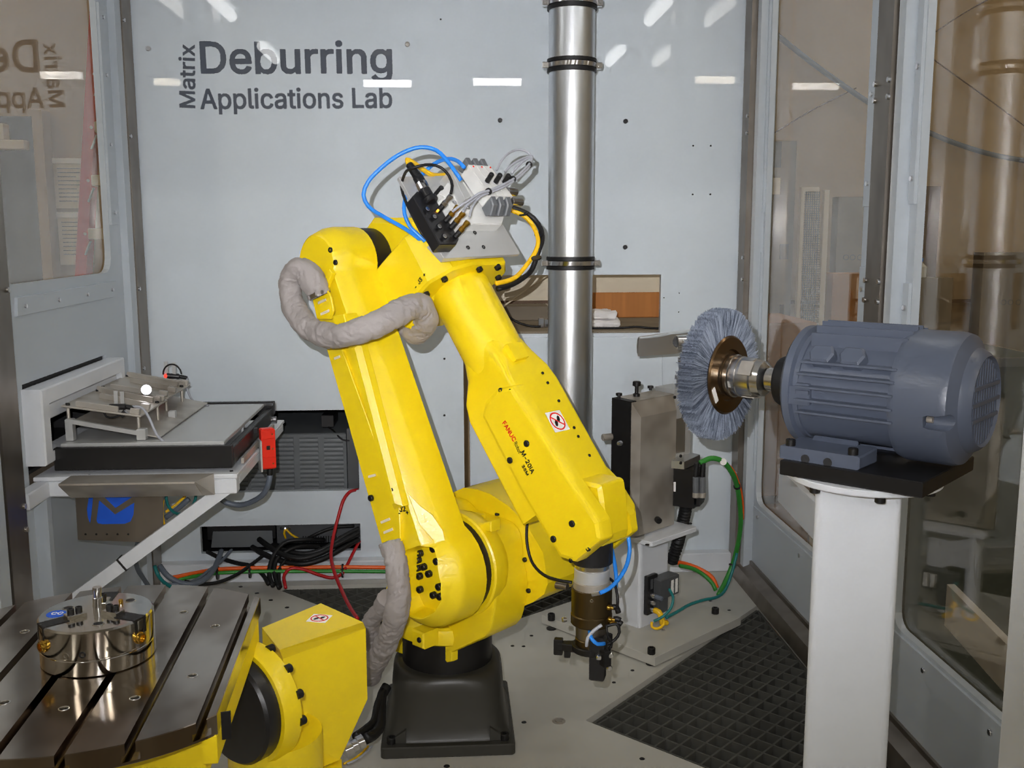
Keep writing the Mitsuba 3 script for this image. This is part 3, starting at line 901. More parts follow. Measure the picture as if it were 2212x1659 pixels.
def zc(*pts):
    """Pixels from a 6.382-times enlargement whose corner is at (850, 310)."""
    return [(850 + x / 6.382, 310 + y / 6.382) for x, y in pts]


br = thing('valve_bracket', 'bright aluminium plate with valves, plugs and cables on top of the robot elbow', 'valve bracket')
plate_xy = rounded(p2([(861, 381), (1000, 378), (1064, 446), (1125, 549), (958, 558)]), [0.004, 0.004, 0.004, 0.008, 0.008])
add('plate', prism(plate_xy, -0.010, 0.0, PLT, 0.0012), 'aluminium', br, 30)
add('spacer', prism(p2([(935, 520), (1010, 515), (1040, 545), (965, 552)]), -0.026, -0.010, PLT), 'aluminium', br, False)


def on_plate(name, poly, h0, h1, bsdf, bev=0.002, parent=None, r=0.0, **kw):
    q = p2(zc(*poly), h1)
    return add(name, prism(rounded(q, r) if r else q, h0, h1, PLT, bev, (False, True)), bsdf, parent or br, False, **kw)


def stud(name, x, y, h0, h1, r, bsdf, parent=None, n=16, **kw):
    q = p2(zc((x, y)), h0)[0]
    o = (PLT @ np.array([q[0], q[1], h0, 1]))[:3]
    return add(name, lathe([(r * .9, 0), (r, 0.001), (r, (h1 - h0) * .55), (r * .8, (h1 - h0) * .6), (r * .8, h1 - h0)], o, N3, n), bsdf, parent or br, **kw)


blk = on_plate('junction_block', [(265, 725), (330, 655), (560, 715), (625, 840), (905, 1310), (870, 1388), (640, 1392)], 0, 0.03, 'black_plastic', label='black connector block')
for x, y in ((468, 905), (565, 1010), (632, 1145), (705, 1280)):
    stud('socket', x, y, 0.03, 0.037, 0.0075, 'black_plastic', blk)
    stud('socket', x, y, 0.037, 0.040, 0.0055, 'chrome', blk)
add('indicator', cyl(pl(zc((600, 938)), 0.031)[0], pl(zc((600, 938)), 0.031)[0] + N3 * 0.006, 0.0028, 10), 'black_plastic', blk, emitter=glow((1.0, 0.35, 0.03), 3.0), label='glowing orange indicator')
for x, y in ((618, 930), (715, 1075), (790, 1165), (850, 1290)):
    q = pl(zc((x, y)), 0.03)[0]
    d = unit(N3 + 0.35 * RA * -1 - 0.25 * F3)
    k = add('plug', cyl(q, q + d * 0.020, 0.0062, 14, 0.001), 'rubber', br)
    add('sleeve_nut', lathe([(0.0058, 0.018), (0.0068, 0.019), (0.0068, 0.027), (0.0052, 0.028), (0.0052, 0.036), (0.0066, 0.037), (0.0066, 0.046), (0.004, 0.048)], q, d, 14), 'chrome' if x < 640 else 'brass', k)
c0, c1, c2, c3 = [pl(zc(q), 0.036)[0] for q in ((490, 740), (405, 600), (330, 455), (212, 285))]
k = add('main_plug', cyl(c0 - (c1 - c0) * 0.5, c0, 0.017, 20, 0.003), 'black_plastic', br, label='large black cable plug')
add('plug_body', cyl(c0, c2, 0.0125, 18, 0.002), 'black_plastic', k)
add('knurled_nut', cyl(c1 - (c2 - c1) * 0.30, c1 + (c2 - c1) * 0.35, 0.0145, 20, 0.001), 'chrome', k, False, label='ribbed chrome nut')
add('strain_relief', cyl(c2, c3, 0.011, 16, 0.001, r2=0.0085), 'rubber', k)
man_ = on_plate('manifold', [(620, 690), (775, 500), (905, 440), (1240, 860), (1535, 980), (1500, 1112), (905, 1112), (790, 870), (690, 720)], 0, 0.026, 'plastic_white', label='white valve manifold block')
on_plate('rail', [(785, 345), (850, 340), (1075, 730), (985, 775)], 0.0, 0.05, 'aluminium', parent=man_)
A0 = float(RA @ pl(zc((925, 445)), 0.026)[0])
VM = frame(RA * A0, -F3, N3)
VS = 1.0 if VM[:3, 2] @ RA < 0 else -1.0
VP = 0.0265


def trans(d):
    m = np.eye(4)
    m[:3, 3] = d
    return m


def side_block(px, w, bev=0.0015):
    """A block whose left-hand side is seen at the pixels of the enlargement; it runs w to the right along the plate."""
    q = []
    for x, y in zc(*px):
        d = hit(x, y, RA, A0) - RA * A0
        q.append([-(d @ F3), d @ N3])
    return prism(q, 0, VS * w, VM, bev)


for kx in range(3):
    ox, oy = 117 * kx, 8 * kx
    sh = RA * -(VP * kx)
    v = add('valve', moved(side_block([(925, 445), (1030, 290), (1345, 722), (1222, 885)], VP * 0.97), trans(sh)), 'plastic_white', br, False)
    add('solenoid', moved(side_block([(875, 365), (985, 195), (1035, 292), (950, 425)], VP * 0.72, 0.003), trans(sh)), 'plastic_grey', v, 30, label='dark grey solenoid cap')
    add('solenoid', moved(side_block([(1205, 890), (1340, 732), (1375, 850), (1335, 1003), (1262, 1000)], VP * 0.72, 0.003), trans(sh)), 'plastic_grey', v, 30)
    stud('lamp_dot', 1100 + ox, 318 + oy, 0.07, 0.0716, 0.0024, 'red_plastic', v)
    stud('lamp_dot', 1345 + ox, 710 + oy, 0.07, 0.0716, 0.0024, 'red_plastic', v)
    q = pl(zc((1275 + ox, 548 + oy)), 0.07)[0]
    d = unit(pl(zc((1350 + ox, 430 + oy)), 0.10)[0] - q)
    stud('port', 1275 + ox, 548 + oy, 0.068, 0.080, 0.007, 'chrome', v)
    add('plug', cyl(q + d * 0.006, q + d * 0.034, 0.0062, 14, 0.001), 'rubber', v)
for x, y in ((865, 668), (838, 818), (940, 790), (828, 535), (1025, 885)):
    q = pl(zc((x, y)), 0.026)[0]
    bolt(man_, q, N3, 0.0062, 0.003, 'chrome', label=None)
for x, y in ((1120, 1232), (1025, 1436), (1240, 1430)):
    bolt(br, pl(zc((x, y)))[0], N3, 0.0052, 0.002)
q = pl(zc((670, 600)), 0.03)[0]
add('latch', cyl(q - N3 * 0.03, q, 0.006, 14, 0.001), 'black_plastic', br)
for (x0, y0), (x1, y1) in (((1560, 660), (1690, 672)), ((1620, 800), (1765, 812))):
    a_, b_ = pl(zc((x0, y0), (x1, y1)), 0.045)
    add('silencer', lathe([(0.0095, 0), (0.0105, 0.001), (0.0105, np.linalg.norm(b_ - a_) - 0.002), (0.008, np.linalg.norm(b_ - a_))], a_, b_ - a_, 20), 'chrome', br, False, label='knurled chrome silencer')


def at_h(pts):
    return np.array([pl([(x, y)], h)[0] for x, y, h in pts])


def zh(*pts): return at_h([(850 + x / 6.382, 310 + y / 6.382, h) for x, y, h in pts])


for pts, r in (([(815, 940, .075), (900, 870, .085), (1050, 780, .09), (1180, 690, .092), (1310, 650, .094), (1480, 580, .095), (1650, 490, .095), (1790, 370, .095), (1880, 270, .095), (1910, 175, .09), (1850, 185, .088), (1720, 240, .086), (1600, 320, .084), (1540, 390, .083)], 0.0031),
               ([(955, 950, .075), (990, 870, .08), (1100, 780, .085), (1200, 705, .087), (1310, 668, .089), (1490, 596, .09), (1665, 505, .09), (1800, 390, .09), (1895, 285, .09), (1895, 190, .088), (1830, 215, .086), (1740, 290, .085), (1670, 360, .084), (1630, 410, .083)], 0.0031),
               ([(1050, 1010, .075), (1075, 900, .08), (1140, 790, .083), (1220, 720, .086), (1320, 684, .088), (1500, 610, .09), (1660, 520, .09), (1800, 405, .09), (1880, 300, .09), (1880, 150, .088), (1800, 95, .086), (1690, 90, .085), (1580, 140, .085), (1490, 240, .085), (1420, 370, .085)], 0.0026)):
    add('signal_cable', tube(zh(*pts), r, 8), 'cable_grey', br, True)
for x, y in ((1305, 665), (1640, 495), (1865, 295)):
    q = zh((x, y, .091))[0]
    d = zh((x + 60, y - 40, .091))[0] - q
    add('cable_tie', cyl(q, q + unit(d) * 0.004, 0.0085, 12), 'black_plastic', br)
add('sensor_cable', tube(zh((790, 690, .078), (810, 580, .085), (760, 440, .09), (660, 335, .09), (520, 292, .085), (380, 305, .08), (230, 350, .06), (150, 430, .02), (110, 600, -.015), (160, 780, -.02), (270, 1010, -.022), (400, 1250, -.024), (470, 1320, -.03)), 0.0034, 8), 'rubber', br, True)
yc = thing('control_cable', 'yellow control cable arching from the large black plug to the robot elbow', 'cable')
add('jacket', tube(np.vstack([zh((212, 285, .036), (190, 225, .036), (250, 250, .03), (380, 340, .012), (500, 418, .004), (620, 440, -.012), (800, 440, -.02), (1100, 600, -.03), (1400, 800, -.02), (1620, 920, -.01), (1780, 985, 0), (1900, 1100, 0), (1985, 1280, 0), (1985, 1420, 0), (1930, 1540, -.01)), pl([(1130, 582), (1112, 600), (1095, 607), (1072, 612)], -0.03)]), 0.0058, 10), 'cable_yellow', yc, True)
bc = thing('power_cable', 'thick black cable curving beside the yellow one behind the valve bracket', 'cable')
add('jacket', tube(np.vstack([zh((1640, 890, -.005), (1780, 935, .002), (1930, 1030, .004), (2030, 1180, .004), (2050, 1330, .002), (2000, 1480, -.004)), pl([(1150, 580), (1128, 602), (1100, 617), (1075, 624)], -0.035)]), 0.0066, 10), 'rubber', bc, True)
for x, y in ((1760, 985), (1985, 1270), (1945, 1600)):
    q = zh((x + 20, y - 10, .0))[0]
    add('cable_tie', cyl(q - RA * 0.002, q + V(0.2, 0, 0.9) * 0.004, 0.013, 14), 'black_plastic', bc)
ba = thing('air_hose', 'bright blue air hose in a wide arch left of the valve bracket', 'hose')
def dp(pts): return np.array([on_y(x, y, d) for x, y, d in pts])


add('jacket', tube(dp([(911, 524, 2.44), (908, 519, 2.44), (876, 495, 2.42), (832, 470, 2.40), (796, 446, 2.38), (785, 421, 2.38), (795, 393, 2.38), (829, 358, 2.38), (868, 331, 2.38), (908, 318, 2.38), (943, 325, 2.38), (968, 350, 2.37), (984, 372, 2.36), (996, 390, 2.36)]), 0.0047, 10), 'cable_blue', ba, True)
ba = thing('air_hose', 'bright blue air hose in a small loop behind the valve bracket plate', 'hose')
add('jacket', tube(dp([(918, 522, 2.43), (912, 515, 2.43), (886, 490, 2.43), (874, 462, 2.43), (874, 435, 2.45), (890, 405, 2.5), (911, 378, 2.5), (938, 354, 2.48), (968, 343, 2.44), (990, 349, 2.40), (1003, 362, 2.38)]), 0.0047, 10), 'cable_blue', ba, True)

# ------------------------------------------------------------------ spindle tool under the wrist
TO = uz([(1278, 1300)], 0.0)[0][0]
tx = W(TO, 0, 0)


def tz(y, x=1278):
    return uz([(x, y)], 0.0)[0][1]


tool = thing('spindle_tool', 'dark bronze tool spindle with hoses hanging from the robot wrist', 'spindle')
def ring(name, y0, y1, r, bsdf, bev=0.002, parent=None, r2=None, **kw):
    return add(name, cyl(tx + RZ * tz(y1), tx + RZ * tz(y0), r if r2 is None else r2, 40, bev, r2=None if r2 is None else r), bsdf, parent or tool, **kw)


ring('wrist_collar', 1150, 1214, 0.047, 'black_plastic', parent=rob)
ring('flange', 1205, 1226, 0.0395, 'polished')
ring('adapter', 1226, 1254, 0.0405, 'aluminium')
ring('ring', 1252, 1272, 0.0425, 'stainless')
ring('body', 1268, 1322, 0.0465, 'bronze_steel', 0.001, label='dark bronze spindle body')
ring('tool_changer', 1322, 1346, 0.0475, 'bronze_steel', 0.003)
ring('spindle_nose', 1346, 1376, 0.036, 'steel_post')
ring('nose_ring', 1376, 1392, 0.037, 'bronze_steel')
ring('nose_plate', 1390, 1404, 0.045, 'black_steel', 0.002)
zb = tz(1404)
for a0, l in ((2.9, 0.078), (-1.15, 0.062), (0.75, 0.060)):
    d = V(math.cos(a0), math.sin(a0), 0)
    e = V(-d[1], d[0], 0)
    f0 = frame(tx + RZ * zb, d, e)
    g = add('finger', prism([(0.015, -0.02), (l - 0.012, -0.011), (l, -0.011), (l, 0.011), (l - 0.012, 0.011), (0.015, 0.02)], -0.004, 0.014, f0, 0.002), 'black_steel', tool, False, label='black gripper finger')
    add('jaw', box(l - 0.012, l + 0.008, -0.009, 0.009, -0.016, 0.022, 0.002, f0), 'black_steel', g, False)
    add('guide', box(l - 0.03, l - 0.016, -0.007, 0.007, -0.022, 0.0, 0.002, f0), 'black_steel', g, False)
q = tx + RZ * tz(1430) + RIGHT * 0.012 - V(0, 0.03, 0)
k = add('camera_block', moved(box(-0.018, 0.016, -0.016, 0.016, -0.028, 0.075, 0.004), frame(q, V(0.9, -0.3, 0), V(0.3, 0.9, 0))), 'black_plastic', tool, 30)
for dx, dz in ((-0.004, 0.035), (0.022, 0.04), (0.02, 0.01)):
    add('fitting', lathe([(.006, 0), (.007, .003), (.007, .009), (.005, .012)], q + RIGHT * dx + V(0, -0.018, dz), V(0.2, -1, 0), 12), 'chrome', k)
for (x, y), l in (((1310, 1312), .03), ((1313, 1338), .03), ((1317, 1346), .022)):
    p = on_y(x, y, tx[1] - 0.03)
    k = add('fitting', lathe([(.005, 0), (.0065, .002), (.0065, .008), (.0045, .009), (.0045, .016)], p, V(1, -0.25, 0), 12), 'brass', tool)
    add('elbow_plug', tube([p + V(.014, 0, 0), p + V(.022, -.002, .001), p + V(.027, -.003, -.012 if y < 1330 else -.002)], 0.0066, 10), 'rubber', k, True)
p = on_y(1278, 1285, tx[1] - 0.047)
add('fitting', cyl(p, p + V(.018, -.006, .006), 0.0048, 12, .001), 'chrome', tool)
p = on_y(1278, 1298, tx[1] - 0.046)
bolt(tool, p, (0, -1, 0), 0.004, 0.002, 'chrome')
q = on_y(1222, 1338, tx[1] + 0.0)
bolt(tool, q, (-1, -0.3, 0), 0.006, 0.008, 'chrome')
cz = tx[1] - 0.05
add('grey_hose', tube(dp([(1300, 1350, cz), (1283, 1362, cz), (1270, 1378, cz - .01), (1267, 1395, cz)]), 0.004, 8), 'cable_grey', tool, True)
add('blue_hose', tube(dp([(1274, 1364, cz + .01), (1278, 1380, cz - .015), (1290, 1391, cz - .015), (1305, 1390, cz)]), 0.0046, 8), 'cable_blue', tool, True)
add('black_hose', tube(dp([(1312, 1352, cz), (1332, 1348, cz), (1338, 1366, cz), (1328, 1382, cz), (1312, 1392, cz)]), 0.0035, 8), 'rubber', tool, True)
add('black_hose', tube(dp([(1318, 1250, cz + .05), (1328, 1262, cz + .02), (1334, 1290, cz), (1333, 1315, cz)]), 0.0032, 8), 'rubber', tool, True)
add('black_hose', tube(dp([(1310, 1350, cz), (1312, 1370, cz - .01), (1322, 1390, cz), (1316, 1402, cz)]), 0.0028, 8), 'rubber', tool, True)
ba = thing('air_hose', 'bright blue air hose hooking from the wrist round to the spindle fitting', 'hose')
add('jacket', tube(dp([(1350, 1128, 2.22), (1355, 1150, 2.21), (1360, 1180, 2.20), (1358, 1205, 2.19), (1350, 1230, 2.17), (1333, 1255, 2.15), (1315, 1272, 2.13), (1296, 1281, 2.12)]), 0.0047, 10), 'cable_blue', ba, True)
ba = thing('air_hose', 'bright blue air hose running straight down behind the spindle', 'hose')
add('jacket', tube(dp([(1316, 1166, 2.22), (1322, 1190, 2.22), (1328, 1220, 2.22), (1331, 1248, 2.22), (1330, 1268, 2.21)]), 0.0047, 10), 'cable_blue', ba, True)
bw = thing('sensor_cable', 'thin black cable sagging between the robot body and the spindle', 'cable')
add('jacket', tube(dp([(1146, 1098, 2.36), (1139, 1130, 2.36), (1138, 1170, 2.34), (1148, 1212, 2.32), (1172, 1240, 2.28), (1205, 1253, 2.24), (1235, 1258, 2.22)]), 0.0036, 8), 'rubber', bw, True)
k = add('grip', cyl(on_y(1201, 1264, 2.25), on_y(1226, 1268, 2.23), 0.008, 14, 0.001), 'steel_post', tool)
# ------------------------------------------------------------------ left: drawer shelf, drawer, probe fixture, switch
shelf = thing('drawer_shelf', 'white bracket shelf with a diagonal brace on the left wall under the drawer', 'shelf')
add('top_plate', box(-1.11, -0.575, 2.69, 3.48, 0.640, 0.652, 0.002), 'white_paint', shelf)
add('front_rail', box(-1.108, -0.578, 2.692, 2.73, 0.597, 0.639, 0.003), 'white_paint', shelf)
add('side_rail', box(-0.618, -0.578, 2.735, 3.47, 0.612, 0.639, 0.003), 'white_paint', shelf)
add('wall_rail', box(-1.108, -1.07, 2.56, 2.69, 0.597, 0.640, 0.003), 'white_paint', shelf)
add('brace', bar((-0.60, 2.712, 0.617), (-1.10, 2.712, 0.255), 0.036, 0.034, (0, -1, 0), 0.003), 'white_paint', shelf)
add('cable_tie', bar((-0.893, 2.712, 0.405), (-0.897, 2.712, 0.402), 0.041, 0.039, (0, -1, 0)), 'black_plastic', shelf, False)
for x, y in ((420, 1026), (500, 1018), (560, 968), (585, 935)):
    bolt(shelf, on_z(x, y, 0.652), (0, 0, 1), 0.005, 0.002)

bez = thing('drawer_surround', 'white boxed frame round the drawer opening in the left wall', 'frame')
ringp = [(2.655, 0.690, 3.335, 0.893)]
o_, i_ = rect(2.655, 0.690, 3.335, 0.893), rect(2.70, 0.72, 3.30, 0.85)
add('collar', cut(prism(o_, 0.0, 0.052, YZ, 0.004, (False, True)), prism(i_, -0.1, 0.2, YZ)), 'white_paint', bez)
add('inner_rail', box(-1.13, -1.075, 2.70, 3.30, 0.800, 0.842, 0.003), 'white_paint', bez)
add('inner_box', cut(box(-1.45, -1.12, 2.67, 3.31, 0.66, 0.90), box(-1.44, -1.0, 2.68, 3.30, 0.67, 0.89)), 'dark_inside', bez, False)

drawer = thing('drawer', 'sliding aluminium tray with a black front plate on the left shelf', 'drawer')
add('front_plate', box(-1.062, -0.592, 2.715, 2.735, 0.664, 0.725, 0.002), 'black_steel', drawer, label='black front plate')
add('tray', box(-1.05, -0.616, 2.736, 3.34, 0.722, 0.733, 0.0015), 'aluminium', drawer, label='flat aluminium tray')
add('side_rail', box(-0.614, -0.592, 2.74, 3.38, 0.668, 0.715, 0.002), 'black_steel', drawer)
add('guide', box(-0.586, -0.578, 2.80, 3.30, 0.655, 0.672, 0.001), 'stainless', drawer)
r2 = add('rear_rail', box(-0.93, -0.588, 3.36, 3.385, 0.69, 0.735, 0.002), 'black_steel', drawer)
add('chrome_strip', box(-0.93, -0.590, 3.345, 3.36, 0.724, 0.732, 0.001), 'chrome', r2)
add('roller', cyl((-0.60, 3.33, 0.68), (-0.575, 3.33, 0.68), 0.012, 14, 0.001), 'chrome', drawer)

fx = thing('probe_fixture', 'tilted stainless fixture plates on studs above the drawer tray', 'fixture')
gx = frame((0, 0, 0), (1, 0, 0), (0, 0, 1))     # x, z; its z is -y
add('rim', bar((-1.03, 2.766, 0.789), (-0.852, 2.766, 0.754), 0.012, 0.012), 'aluminium', fx, False)
add('corner_block', box(-0.856, -0.832, 2.76, 2.785, 0.734, 0.765, 0.002), 'aluminium', fx)
add('corner_block', box(-0.846, -0.826, 3.04, 3.06, 0.734, 0.765, 0.002), 'aluminium', fx)
add('corner_block', box(-1.045, -1.025, 2.762, 2.785, 0.734, 0.795, 0.002), 'aluminium', fx)
add('sloping_sheet', bar((-1.03, 3.06, 0.787), (-0.80, 3.06, 0.737), 0.56, 0.003, (0, 0, 1)), 'stainless', fx, False)
slope = unit(V(0.2, 0, -0.03))
for k_, y0 in enumerate((2.772, 3.085)):
    M = frame((-1.055 - 0.01 * k_, y0, 0.832 - 0.001 * k_), slope, (0, 1, 0))
    pla = add('fixture_plate', prism(rect(0, 0, 0.212, 0.268), -0.005, 0.0, M, 0.001), 'stainless', fx, False)
    for (x0, y_0), (x1, y_1) in (((0.035, 0.012), (0.150, 0.006)), ((0.01, 0.255), (0.205, 0.215)), ((0.05, 0.16), (0.200, 0.110)), ((0.03, 0.235), (0.19, 0.195))):
        d = unit(V(x1 - x0, y_1 - y_0, 0))
        L_ = math.hypot(x1 - x0, y_1 - y_0)
        mm = M @ frame((x0, y_0, 0), d, (-d[1], d[0], 0))
        add('bar', prism(rect(0, -0.004, L_, 0.004), 0.0, 0.016, mm, 0.001), 'stainless', pla, False)
    for x, y in ((0.195, 0.014), (0.2, 0.09), (0.2, 0.24)):
        add('block', moved(box(x - 0.014, x + 0.010, y - 0.008, y + 0.010, 0, 0.016, 0.001), M), 'stainless', pla, False)
    for x, y in ((0.012, 0.015), (0.012, 0.255), (0.196, 0.03), (0.2, 0.2)):
        q = (M @ np.array([x, y, 0, 1]))[:3]
        bolt(pla, q, M[:3, 2], 0.006, 0.005)
        add('stud', cyl((q[0], q[1], 0.735), q, 0.0045, 10), 'stainless', pla)


def probe(pos, bsdf, glow_, label, cable, r):
    k = thing('proximity_sensor', label, 'sensor')
    p = V(*pos)
    add('housing', cyl(p + V(0.0, 0.012, 0), p + V(0.042, 0.02, -0.004), 0.0095, 16, 0.002), 'black_plastic', k)
    add('lens', lathe([(r * 0.9, 0), (r, 0.002), (r * 0.8, 0.006), (r * 0.4, 0.009), (0.0003, 0.010)], p + V(0, 0.010, 0), V(-0.05, -1, 0.05), 20), bsdf, k, True, emitter=glow_)
    add('bracket', bar(p + V(0, 0.014, -0.02), p + V(0.0, 0.014, 0.048), 0.003, 0.012, (1, 0, 0)), 'aluminium', k, False)
    add('bracket', bar(p + V(0.026, 0.014, -0.02), p + V(0.026, 0.014, 0.045), 0.003, 0.012, (1, 0, 0)), 'aluminium', k, False)
    add('plug', cyl(p + V(0.042, 0.02, -0.004), p + V(0.066, 0.024, -0.010), 0.0065, 14, 0.001), 'rubber', k)
    th_ = np.linspace(0, math.pi, 9)
    add('lead', tube(np.column_stack([p[0] + 0.02 - 0.03 * np.cos(th_), np.full(9, p[1] + 0.012), p[2] + 0.005 + 0.034 * np.sin(th_)]), 0.0026, 8), 'rubber', k, True)
    add('cable', tube(cable, 0.0032, 8), 'cable_grey', k, True)
    return k


pr = on_y(357, 813, 3.42)
probe(pr, 'red_plastic', glow((1.0, 0.03, 0.02), 2.5), 'round sensor glowing red at the back end of the tilted fixture', np.vstack([pr + V(0.066, 0.024, -0.010), dp([(402, 832, 3.42), (410, 856, 3.40), (425, 871, 3.36), (450, 876, 3.30)])]), 0.0075)
pw = on_y(316, 842, 2.98)
k = thing('glowing_lens', 'round white glowing lens between the two tilted fixture plates', 'lamp')
add('lens', lathe([(0.013, 0), (0.015, 0.004), (0.012, 0.010), (0.006, 0.014), (0.0003, 0.015)], pw, V(0.3, -1, 0.2), 20), 'ink_white', k, True, emitter=glow((0.95, 0.93, 1.0), 9.0))  # lens with a white emitter
add('housing', cyl(pw - V(0.3, -1, 0.2) * 0.02, pw + V(0.3, -1, 0.2) * 0.003, 0.0165, 18, 0.001), 'black_plastic', k)
pb = on_y(252, 882, 2.79)
k = thing('proximity_sensor', 'black sensor lying across the front fixture plate with a grey lead', 'sensor')
add('housing', cyl(pb + V(-0.02, 0, 0.004), pb + V(0.026, 0, 0.004), 0.0085, 16, 0.002), 'black_plastic', k)
add('plug', cyl(pb + V(0.026, 0, 0.004), pb + V(0.046, 0, 0.0), 0.0065, 14, 0.001), 'rubber', k)
add('clamp', bar(pb + V(0.012, -0.004, -0.022), pb + V(0.024, -0.004, -0.008), 0.012, 0.012), 'black_plastic', k, False)
add('lead', tube(np.array([pb + V(-0.02, 0, 0.004), pb + V(-0.034, 0, -0.006), pb + V(-0.028, -.004, -0.022), pb + V(-0.008, -.008, -0.024), pb + V(0.01, -.006, -0.018)]), 0.0026, 8), 'rubber', k, True)
add('bracket', bar(pb + V(-0.005, 0.014, 0.0), pb + V(-0.005, 0.014, 0.046), 0.003, 0.01, (1, 0, 0)), 'aluminium', k, False)
add('bracket', bar(pb + V(0.012, 0.014, 0.0), pb + V(0.012, 0.014, 0.044), 0.003, 0.01, (1, 0, 0)), 'aluminium', k, False)
add('cable', tube(dp([(287, 878, 2.79), (305, 880, 2.78), (318, 895, 2.76), (328, 915, 2.75), (338, 938, 2.75), (355, 954, 2.76), (375, 957, 2.77)]), 0.0036, 8), 'cable_grey', k, True)

hood = thing('drip_hood', 'bare stainless steel hood on the front of the left shelf', 'hood')
HX = frame((0, 0, 0), (0, 1, 0), (0, 0, 1))     # (y, z), z = +x
add('shell', prism([(2.688, 0.656), (2.598, 0.656), (2.598, 0.651), (2.676, 0.598), (2.688, 0.598)], -1.010, -0.665, HX, top=None), 'stainless', hood, False)
add('end_cap', stack([np.array([[-0.665, 2.688, 0.656], [-0.665, 2.598, 0.656], [-0.665, 2.676, 0.598], [-0.665, 2.688, 0.598]]), np.array([[-0.636, 2.688, 0.656], [-0.636, 2.684, 0.656], [-0.636, 2.684, 0.598], [-0.636, 2.688, 0.598]])]), 'stainless', hood, False)
bolt(hood, on_z(193, 1025, 0.656), (0, 0, 1), 0.003, 0.001, 'chrome', socket=False)

sp = thing('logo_plate', 'bare steel plate with a blue M logo under the left shelf', 'plate')
YB = 2.745
def yb(pts, d=YB): return np.array([on_y(x, y, d)[[0, 2]] for x, y in pts])


LG = frame((0, YB, 0), (1, 0, 0), (0, 0, 1))    # z = -y
add('sheet', prism(yb([(160, 1030), (168, 1166), (330, 1172), (352, 1140), (352, 1030)]), -0.004, 0.0, LG), 'steel_post', sp, False)
lz = lambda *p: yb([(40 + x / 5.267, 1000 + y / 5.267) for x, y in p])
for q in (lz((858, 300), (800, 400), (778, 530), (790, 620), (815, 690), (832, 560)), lz((918, 425), (1100, 585), (1318, 452), (1308, 590), (1275, 665), (1210, 692), (950, 696), (905, 686), (888, 655)), lz((905, 320), (1105, 512), (1330, 362), (1330, 300))):
    add('logo', prism(q, 0.0, 0.0006, LG), 'logo_blue', sp, False, label='blue M-shaped emblem')
for x in (185, 208, 231, 254, 277):
    bolt(sp, on_y(x, 1154, YB), (0, -1, 0), 0.0028, 0.001, socket=False)

sw = thing('safety_switch', 'bright red safety interlock switch at the right end of the left shelf', 'switch')
ps = on_y(578, 968, 3.03)
SM = frame(ps, V(0.93, 0.36, 0), V(-0.36, 0.93, 0))
SM[:3, 1], SM[:3, 2] = V(-0.36, 0.93, 0), V(0, 0, 1)
add('body', moved(box(-0.021, 0.021, -0.016, 0.016, -0.062, 0.062, 0.004), SM), 'red_plastic', sw)
add('lid', moved(box(-0.019, 0.019, -0.0175, 0.0, 0.03, 0.060, 0.003), SM), 'red_plastic', sw)
add('lid', moved(box(-0.019, 0.019, -0.0175, 0.0, -0.060, -0.022, 0.003), SM), 'red_plastic', sw)
add('mounting_plate', moved(box(-0.027, -0.022, -0.03, 0.012, -0.066, 0.03, 0.001), SM), 'aluminium', sw)
add('gland', cyl(ps + V(0.004, 0, -0.062), ps + V(0.004, 0, -0.085), 0.009, 14, 0.002), 'rubber', sw)
for zz in (0.045, 0.0, -0.045):
    bolt(sw, (SM @ np.array([0.012, -0.0165, zz, 1]))[:3], -SM[:3, 1], 0.0025, 0.001, 'chrome', socket=False)
add('key_slot', moved(box(-0.006, 0.004, -0.018, -0.010, -0.002, 0.010, 0.001), SM), 'black_plastic', sw, False)
pk = on_y(548, 930, 3.03)
add('actuator_key', moved(box(-0.03, 0.012, -0.006, 0.006, -0.008, 0.008, 0.001), frame(pk, (1, 0, 0), (0, 1, 0))), 'black_plastic', sw, False)
add('actuator_plate', moved(box(-0.034, -0.028, -0.012, 0.012, -0.018, 0.016, 0.001), frame(pk, (1, 0, 0), (0, 1, 0))), 'aluminium', sw, False)
add('cable', tube(np.vstack([ps + V(0.004, 0, -0.082), dp([(580, 1045, 3.03), (570, 1066, 3.04), (548, 1082, 3.06), (518, 1091, 3.08), (490, 1086, 3.08), (468, 1070, 3.08), (452, 1052, 3.08), (440, 1040, 3.1)])]), 0.0085, 10), 'cable_dark_grey', sw, True)

